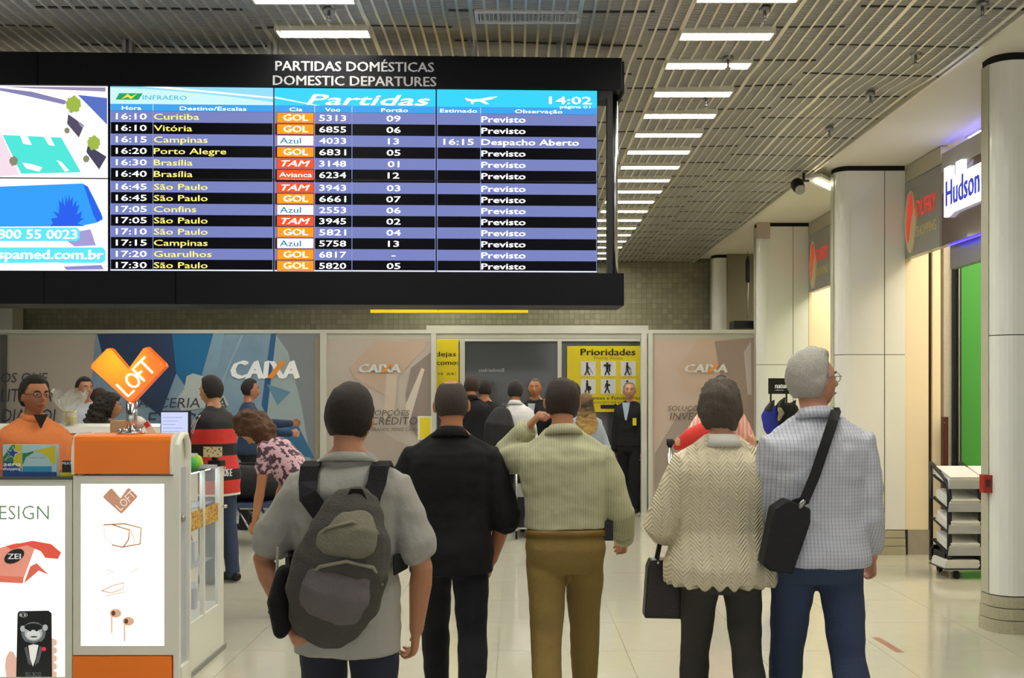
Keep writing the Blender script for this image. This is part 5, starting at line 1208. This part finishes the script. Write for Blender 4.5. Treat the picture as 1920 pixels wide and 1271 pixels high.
w0, w1 = P.tp(0, -.006, .562 * P.H), P.tp(0, -.004, .579 * P.H); MB().tube([w0, w1], [(.168 * 1.12 + .006, .120 * 1.12 + .008), (.163 * 1.12 + .006, .115 * 1.12 + .010)], mat('belt_leather', '7a5a20', .5), 28, up=(1, 0, 0), cap=False, power=2.4).build('belt', P.root)
MB().box((-.02, -.02, 0), (.03, .02, .09), black).build('phone_pouch', P.root, loc=P.tp(.19, -.03, .55 * P.H))
sh, e, w_, pn, cu = P.arms[-1]; d = (w_ - e).normalized(); MB().tube([e.lerp(w_, .72), e.lerp(w_, .84)], [.040, .036], mat('watch_dark', '2c2a20', .3, metal=.5), 16, cap=False).build('watch', P.root)
# ---------------- 4 older woman
P = Person('older woman in a cream knitted cardigan and dark grey trousers carrying a dark handbag', 1352, 4.5, 1.655, sex='f', vox=.006, skin_='c09070', girth=1.22, belly=.03, shoulder=.012)
P.arm(-1, ('px', 1252, 950, .0), ('px', 1258, 1000, .24), palm=(1, 0, 0), curl=55); P.arm(1, ('px', 1452, 935, -.02), ('px', 1470, 960, .25), palm=(-1, 0, 0), curl=50)
P.leg(-1, 14, 8, 2); P.leg(1, -12, 20, 2); P.body(head=(-16, 4, 0)); P.hair(hair_mat('2c251d', '6a6050'), 'full', .028, noise_=.011, seed=2)
knit = pattern_mat('knit_cream', lambda nt, x, y, z: (mth(nt, 'MULTIPLY', noise_socket(nt, 30, 3), .7), 'e2d8bc', 'cdbf98', mth(nt, 'ADD', mth(nt, 'MULTIPLY', mth(nt, 'SINE', mth(nt, 'ADD', mth(nt, 'MULTIPLY', z, 360), mth(nt, 'MULTIPLY', mth(nt, 'PINGPONG', x, .038), 420))), .26), mth(nt, 'MULTIPLY', mth(nt, 'SINE', mth(nt, 'MULTIPLY', x, 165)), .35))), .95)
zh = .487 * P.H
def kd(v, n):
    p = v.co; a = math.atan2(p.y, p.x); 
    if p.z < zh + .05 and abs(p.x) < .26: v.co.z += .012 * sin(a * 22) * (1 - (p.z - zh) / .05)
    pp = abs((p.x / .038) % 2 - 1); v.co += n * (.0005 * sin(p.z * 360 + pp * 16) + .006 * noise.noise(p * 7))
P.rings_add = 0
P.shirt(knit, hem=.487, add=.034, sleeve=.86, sl_r=1.32, amp=0, vox=.0072, seed=4, flare=.020, nm='cardigan')
kn_o = [c for c in P.root.children if c.name.startswith('cardigan')][0]
nr = [v.normal.copy() for v in kn_o.data.vertices]
for v, n in zip(kn_o.data.vertices, nr): kd(v, n)
MB().tube([P.tp(0, -.014, .836 * P.H), P.tp(0, -.010, .868 * P.H)], [(.092, .084), (.062, .060)], mat('cloth_white_collar', 'dedad0', .8), 24, up=(1, 0, 0), cap=False).build('collar', P.root)
P.trousers(cloth('grey_wool', '3a3833', .4, 70), r=.93, hemr=1.0); P.shoes(shoe_b)
t = empty('handbag', (P.root.location.x, P.root.location.y, 0), 0, 'dark brown leather handbag hanging at the side of the cardigan woman', 'handbag')
lea = mat('leather_dark', '1e1413', .4, bump=.25, bscale=80)
c = at(1246, 1100, 4.62) - Vector((P.root.location.x, P.root.location.y, 0))
b = MB().prism([(-.095, -.13), (.095, -.135), (.085, .10), (.06, .125), (-.065, .125), (-.08, .09)], -.05, .05, lea, axis='y', M=Matrix.Translation(c)); robj('bag_body', b, .006, lea, t, smooth=3)
wr_ = P.arms[-1][2] + Vector((0, 0, P.root.location.z))
for yy in (-.03, .03):
    MB().tube([c + Vector((-.035, yy, .12)), c + Vector((-.02, yy, .20)), wr_ + Vector((-.02, .03, -.03)), wr_ + Vector((.02, .04, -.03)), c + Vector((.045, yy, .12))], [.006] * 5, lea, 6).build('handle', t)
MB().ball(c + Vector((-.035, -.05, .115)), .008, chrome, 8, 6).ball(c + Vector((.045, -.05, .115)), .008, chrome, 8, 6).build('ring', t)
# ---------------- 5 older man
P = Person('tall grey haired man in a pale checked shirt with a black strap across his back', 1532, 4.4, 1.79, vox=.006, skin_='c48e74', girth=1.10, shoulder=.012, side=-1)
P.arm(-1, ('px', 1440, 930, .05), ('px', 1470, 1000, .2), palm=(1, 0, 0)); P.arm(1, ('px', 1622, 925, -.02), ('px', 1632, 1020, .10), palm=(-1, 0, 0), curl=38)
P.leg(-1, 16, 8, 1); P.leg(1, -12, 22, 2); P.body(head=(-72, -4, 0), face=True); P.hair(hair_mat('9a968a', 'd0ccc2'), 'short', .019, noise_=.007, seed=5)
def chk(nt, x, y, z):
    a = mth(nt, 'GREATER_THAN', mth(nt, 'SINE', mth(nt, 'MULTIPLY', x, 420)), .72); c = mth(nt, 'GREATER_THAN', mth(nt, 'SINE', mth(nt, 'MULTIPLY', z, 420)), .80)
    return mth(nt, 'MULTIPLY', mth(nt, 'ADD', a, mth(nt, 'MULTIPLY', c, .6)), .5), 'c9ccd6', '8c8c9c', noise_socket(nt, 14, 3)
check = pattern_mat('cloth_check', chk, .9)
P.shirt(check, hem=.505, add=.026, sleeve=.80, sl_r=1.14, collar=check, amp=.010, seed=7, cuff=True, flare=.006); P.trousers(jeans, r=.98, hemr=.98); P.shoes(shoe_br)
MB().tube([P.hc + P.hM @ Vector((.082, -.01, .012)), P.hc + P.hM @ Vector((.078, .05, .014)), P.hc + P.hM @ Vector((.062, .098, .012))], [.0022] * 3, steel, 6).tube([P.hc + P.hM @ Vector((.03 + .024 * cos(q * pi / 6),   .0975, .008 + .019 * sin(q * pi / 6))) for q in range(13)], [.002] * 13, steel, 6).tube([P.hc + P.hM @ Vector((-.03 + .024 * cos(q * pi / 6),   .0975, .008 + .019 * sin(q * pi / 6))) for q in range(13)], [.002] * 13, steel, 6).build('glasses', P.root)
p5 = P
t = empty('messenger_bag', (0, 0, 0), 0, 'black shoulder bag with a long strap across the back of the checked shirt man', 'bag')
nyl = mat('nylon_black', '15161a', .7)
c = at(1466, 1003, 4.26)
b = MB().prism([(-.075, -.13), (-.03, -.15), (.08, -.14), (.105, .08), (.09, .135), (-.03, .15), (-.085, .10)], -.06, .05, nyl, axis='y', M=Matrix.Translation(c) @ Matrix.Rotation(R(14), 4, 'Y') @ Matrix.Scale(.82, 4, (1, 0, 0))); robj('bag_body', b, .007, nyl, t, smooth=3)
b = MB(); yb = P.root.location.y
strap(b, [(at(1478, 950, yb - .17), (0, -1, 0)), (at(1508, 938, yb - .185), (0, -1, 0)), (at(1528, 890, yb - .182), (0, -1, 0)), (at(1548, 830, yb - .175), (0, -1, 0)), (at(1562, 788, yb - .145), (0, -1, .4)), (at(1567, 772, yb - .09), (0, -.6, 1)), (at(1564, 766, yb - .02), (0, 0, 1)), (at(1556, 772, yb + .08), (0, .6, 1)), (at(1540, 830, yb + .17), (0, 1, 0)), (at(1480, 950, yb + .19), (-.5, 1, 0)), (at(1440, 985, yb + .05), (-1, 0, 0)), (at(1450, 980, yb - .1), (-1, -.4, 0))], .042, nyl, .005)
b.build('strap', t)
MB().tube([at(1506, 941, yb - .192), at(1500, 950, yb - .192)], [.012, .012], steel, 8).build('buckle', t)
# ---------------- background people
def simple(label, px, Y, H, rot, shirt, trs, hairm, style='short', skin_='a87450', sex='m', head=None, face=False, lean=0, side=0, twist=0, girth=1.05, sleeve=1.0, arms=None, hem=.5, collar=None, shoes=shoe_b, ht=.013, legs=((3, 4), (-3, 4)), crown=0, hn=.003, belly=0, nm='shirt', add=.016, z=0):
    P = Person(label, px, Y, H, rot=rot, sex=sex, lean=lean, side=side, twist=twist, girth=girth, vox=.0105, skin_=skin_, belly=belly)
    arms = arms or {-1: ((-.12, .02, -1), (-.02, .15, -1)), 1: ((.12, .02, -1), (.02, .15, -1))}
    for sd in (-1, 1): P.arm(sd, *arms[sd], palm=(-sd, 0, 0), curl=25)
    P.leg(-1, *legs[0]); P.leg(1, *legs[1]); P.body(head=head, face=face); P.hair(hairm, style, ht, crown=crown, noise_=hn)
    P.shirt(shirt, hem=hem, add=add, sleeve=sleeve, collar=collar, amp=.006, vox=.014, nm=nm); P.trousers(trs); P.shoes(shoes)
    if z: P.root.location.z += z
    return P
suit = cloth('suit_black', '0f1014', .2)
simple('man in a black suit with brown hair, left one of the queueing pair', 884, 12.8, 1.82, 0, suit, dark_c, brn_h, nm='jacket', shoes=shoe_br, collar=blk_c, girth=1.12)
simple('man in a black suit with black hair, standing just behind the other suited man', 909, 13.3, 1.78, -12, suit, dark_c, blk_h, nm='jacket', shoes=shoe_br, girth=1.1)
wsh = cloth('white_shirt', 'd4d4d6', .3)
P = simple('man in a white shirt with a black rucksack on one shoulder in the queue', 966, 12.2, 1.75, -8, wsh, dark_c, blk_h, collar=wsh, girth=1.1, arms={-1: ((-.15, .1, -1), (.1, .8, -.3)), 1: ((.15, 0, -1), (0, .5, -.9))}, hem=.57)
t = empty('rucksack', P.root.location, R(-8), 'black rucksack on the shoulder of the man in the white shirt', 'backpack')
nr_ = mat('nylon_black', '15161a'); robj('pack_body', MB().tube([(-.13, -.2, 1.38), (-.15, -.23, 1.25), (-.17, -.22, 1.08)], [(.12, .08), (.18, .11), (.17, .10)], nr_, 16, up=(1, 0, 0)), .014, nr_, t)
b = MB(); strap(b, [((-.12, -.2, 1.38), (0, -1, 0)), ((-.12, -.12, 1.46), (0, -.5, 1)), ((-.12, -.0, 1.495), (0, 0, 1)), ((-.12, .1, 1.45), (0, 1, .4)), ((-.14, .16, 1.3), (0, 1, 0))], .06, nr_, .008); b.build('strap', t)
P = simple('grey haired officer in a dark jacket facing the queue', 1004, 13.7, 1.80, 158, suit, dark_c, hair_mat('4a4844', '6a6862'), 'buzz', head=(14, 0, 0), face=True, ht=.007, nm='jacket', skin_='a8704c')
MB().prism([(-.05, 1.48), (.05, 1.48), (.0, 1.2)], .135, .15, mat('shirt_pale', 'b8c4d0', .7), axis='y').build('shirt_front', P.root)
simple('dark haired person mostly hidden behind the man in the green shirt', 1076, 13.4, 1.74, 10, cloth('grey_jacket', '3a3c40'), dark_c, blk_h)
P = simple('woman with long wavy dark hair turning blond, in a pale blue blouse', 1099, 11.9, 1.60, 0, cloth('pale_blue', 'a4b0c0', .3), dark_c, hair_mat('4a3420', '8a6a38'), 'long', sex='f', ht=.022, hn=.006, arms={-1: ((-.25, .1, -1), (.1, .6, -.5)), 1: ((.38, .1, -1), (.3, .35, -1))}, hem=.52, girth=1.08)
blond = pattern_mat('hair_ombre', lambda nt, x, y, z: (mth(nt, 'MULTIPLY', mth(nt, 'SUBTRACT', 1.46, z), 4.0), '3a2818', 'b49250', noise_socket(nt, 90, 3)), .7)
robj('long_hair', MB().tube([P.tp(0, -.03, .93 * 1.6), P.tp(0, -.075, .86 * 1.6), P.tp(0, -.11, .80 * 1.6), P.tp(.01, -.12, .735 * 1.6)], [(.085, .07), (.11, .06), (.13, .05), (.10, .035)], blond, 16, up=(1, 0, 0)), .01, blond, P.root, disp=P.folds(.02, 16, 3))
MB().tube([P.arms[1][2] + Vector((.02, 0, .02)), P.arms[1][2] + Vector((.04, 0, -.06))], [.03, .05], mat('purse_pattern', '8a7468', .7, var=.5, vscale=50), 10).build('purse', P.root)
P = simple('balding security guard in a black suit with a yellow badge by the priority notice', 1181, 14.25, 1.765, 152, suit, suit, hair_mat('6a6660', '8c887e'), 'buzz', head=(24, -2, 0), face=True, ht=.008, crown=1, nm='jacket', skin_='b8886c', girth=1.0)
MB().prism([(-.055, 1.49), (.055, 1.49), (.012, 1.25), (-.012, 1.25)], .125, .145, mat('shirt_bluish', 'a0b4c8', .7), axis='y').build('shirt_front', P.root)
MB().box((-.15, .135, 1.18), (-.10, .15, 1.28), mat('badge_yellow', 'c8c020', .5)).build('badge', P.root)
P = simple('dark haired person in a pink checked shirt hidden behind the cardigan woman', 1352, 10.2, 1.77, 170, pattern_mat('cloth_pink_check', lambda nt, x, y, z: (mth(nt, 'GREATER_THAN', mth(nt, 'SINE', mth(nt, 'MULTIPLY', x, 160)), .5), 'd89a8c', 'e8c4b8', None), .9), dark_c, blk_h, skin_='c8927a', arms={-1: ((-.35, .2, -.8), (.1, 1, .2)), 1: ((.45, .3, -.7), (.3, 1, .0))})
t = robj('folded_jacket', MB().tube([at(1268, 838, 9.9), at(1292, 822, 9.9), at(1322, 812, 9.9), at(1345, 806, 9.95)], [(.04, .03), (.09, .06), (.11, .07), (.09, .06)], mat('jacket_red', 'c8352e', .8), 12, up=(0, 0, 1)), .012, mat('jacket_red', 'c8352e'), None, label='bright red jacket carried in front of the pink shirted person', cat='jacket')
# kiosk side
orange_c = cloth('polo_orange', 'e08248', .3)
P = simple('kiosk attendant in an orange polo shirt looking sideways behind the counter', 64, 6.45, 1.70, -138, orange_c, dark_c, blk_h, head=(10, 0, 0), face=True, skin_='a8704e', sleeve=.45, collar=orange_c, girth=1.1, ht=.016, arms={-1: ((-.2, .0, -1), (.1, .6, -.6)), 1: ((.2, .0, -1), (-.1, .6, -.6))})
MB().tube([P.hc + P.hM @ Vector((.034 + .026 * cos(q * pi / 6), .098, .008 + .018 * sin(q * pi / 6))) for q in range(13)], [.0018] * 13, black, 6).tube([P.hc + P.hM @ Vector((-.034 + .026 * cos(q * pi / 6), .098, .008 + .018 * sin(q * pi / 6))) for q in range(13)], [.0018] * 13, black, 6).tube([P.hc + P.hM @ Vector((-.06, .098, .01)), P.hc + P.hM @ Vector((-.08, .0, .012))], [.0018] * 2, black, 5).tube([P.hc + P.hM @ Vector((.06, .098, .01)), P.hc + P.hM @ Vector((.08, .0, .012))], [.0018] * 2, black, 5).build('glasses', P.root)
MB().prism([(-.04, 1.475), (.04, 1.475), (.0, 1.39)], .115, .135, black, axis='y').build('undershirt', P.root)
bands = bpy.data.materials.new('cloth_jersey'); bands.use_nodes = True; nt = bands.node_tree; bs = nt.nodes['Principled BSDF']; bs.inputs['Roughness'].default_value = .8
tc = nt.nodes.new('ShaderNodeTexCoord'); sp_ = nt.nodes.new('ShaderNodeSeparateXYZ'); nt.links.new(tc.outputs['Object'], sp_.inputs[0]); rp = nt.nodes.new('ShaderNodeValToRGB'); cr = rp.color_ramp; cr.interpolation = 'CONSTANT'
mapz = mth(nt, 'DIVIDE', sp_.outputs[2], 1.6); nt.links.new(mapz, rp.inputs[0])
stops = [(0, 'e4e0dc'), (.475, 'c83028'), (.545, '18161a'), (.605, 'c83028'), (.675, '18161a'), (.735, 'c83028'), (.815, '1c1a1e')]
cr.elements[0].color = lin(stops[0][1]); cr.elements[1].position = stops[1][0]; cr.elements[1].color = lin(stops[1][1])
for p_, c_ in stops[2:]: e_ = cr.elements.new(p_); e_.color = lin(c_)
nt.links.new(rp.outputs[0], bs.inputs['Base Color'])
P = simple('customer in a red and black striped football jersey leaning on the kiosk', 408, 8.85, 1.745, 62, bands, jeans, blk_h, head=(8, 0, 0), face=True, sleeve=.47, girth=1.06, lean=6, hem=.425, skin_='c08c68', ht=.018, arms={-1: ((-.1, .35, -.9), (.1, 1, .05)), 1: ((.15, .3, -.9), (-.1, 1, .05))}, add=.022)
b = MB()
for q in (-1, 0, 1): b.tube([P.tp(-.19, q * .02 - .01, .815 * P.H), P.tp(-.235, q * .02 + .0, .78 * P.H), P.tp(-.25, q * .02 + .03, .73 * P.H)], [.004] * 3, mat('stripe_white', 'c8c8cc', .7), 5)
b.build('sleeve_stripe', P.root); b = MB(); b.text('AMÓS E', (-.0, 0, 0), .06, mat('jersey_white', 'ececec', .7, emit=.1), w=.12, bold=.04, u=(.469, -.883, 0)); o = b.build('back_lettering', P.root, loc=P.tp(0, 0, .525 * P.H) + Vector((-.883, -.469, 0)) * .178 + Vector((.469, -.883, 0)) * .05)
floral = pattern_mat('cloth_floral', lambda nt, x, y, z: (mth(nt, 'MULTIPLY', mth(nt, 'GREATER_THAN', noise_socket(nt, 26, 3), .5), .8), '5a4450', 'f0c4d0', None), .9)
P = simple('woman with auburn brown hair bending forward in a pink floral top', 568, 7.6, 1.62, 74, floral, dark_c, hair_mat('3c2414', '6e4420'), 'long', sex='f', lean=48, head=(0, 22, 0), face=False, sleeve=.22, ht=.024, hn=.006, skin_='c48860', arms={-1: ((-.1, .1, -1), (.0, .2, -1)), 1: ((.1, .1, -1), (-.1, .3, -1))}, girth=1.05)
lh = hair_mat('3c2414', '6e4420'); hp = lambda x, y, z: P.hc + P.hM @ Vector((x, y, z))
robj('long_hair', MB().tube([hp(0, -.04, .06), hp(-.03, -.06, -.03), hp(-.05, -.04, -.12) , hp(-.06, .02, -.2) + Vector((0, 0, -.06))], [(.11, .10), (.135, .11), (.12, .08), (.06, .04)], lh, 16, up=(1, 0, 0)), .010, lh, P.root, disp=P.folds(.016, 16, 3))
MB().tube([hp(-.07, .03, .03), hp(-.06, .05, .085), hp(.0, .06, .11), hp(.06, .05, .085), hp(.07, .03, .03)], [.006] * 5, black, 8).build('sunglasses', P.root)
P = simple('woman with long curly black hair in a dark green top behind the kiosk', 205, 9.6, 1.585, -75, cloth('dark_green', '34443c', .3), dark_c, hair_mat('140e0c', '2c2018'), 'full', sex='f', ht=.03, hn=.012, head=(10, 0, 0), face=True, skin_='a06c4c')
robj('long_hair', MB().tube([P.tp(0, -.02, 1.53), P.tp(0, -.07, 1.44), P.tp(0, -.12, 1.33), P.tp(0, -.13, 1.2)], [(.1, .09), (.13, .10), (.15, .10), (.10, .06)], blk_h, 16, up=(1, 0, 0)), .012, hair_mat('140e0c'), P.root, disp=P.folds(.03, 20, 3))
simple('man with short black hair in a pale grey shirt behind the gift bundle', 158, 11.3, 1.775, -150, cloth('pale_grey', 'b0b4be', .3), dark_c, blk_h, face=True, head=(20, 0, 0), skin_='a87458')
simple('person with brown hair in a grey top standing behind the curly haired woman', 184, 12.6, 1.66, -60, cloth('taupe_top', '6c6860', .3), dark_c, brn_h, 'full', sex='f', ht=.02)
simple('dark haired man in a navy shirt with an outstretched arm, far behind the bending woman', 467, 12.4, 1.77, -70, cloth('navy_shirt', '2a3c58', .3), dark_c, blk_h, face=True, skin_='a87458', arms={-1: ((-.2, .9, -.5), (0, 1, .0)), 1: ((.2, .6, -.7), (0, 1, -.1))})
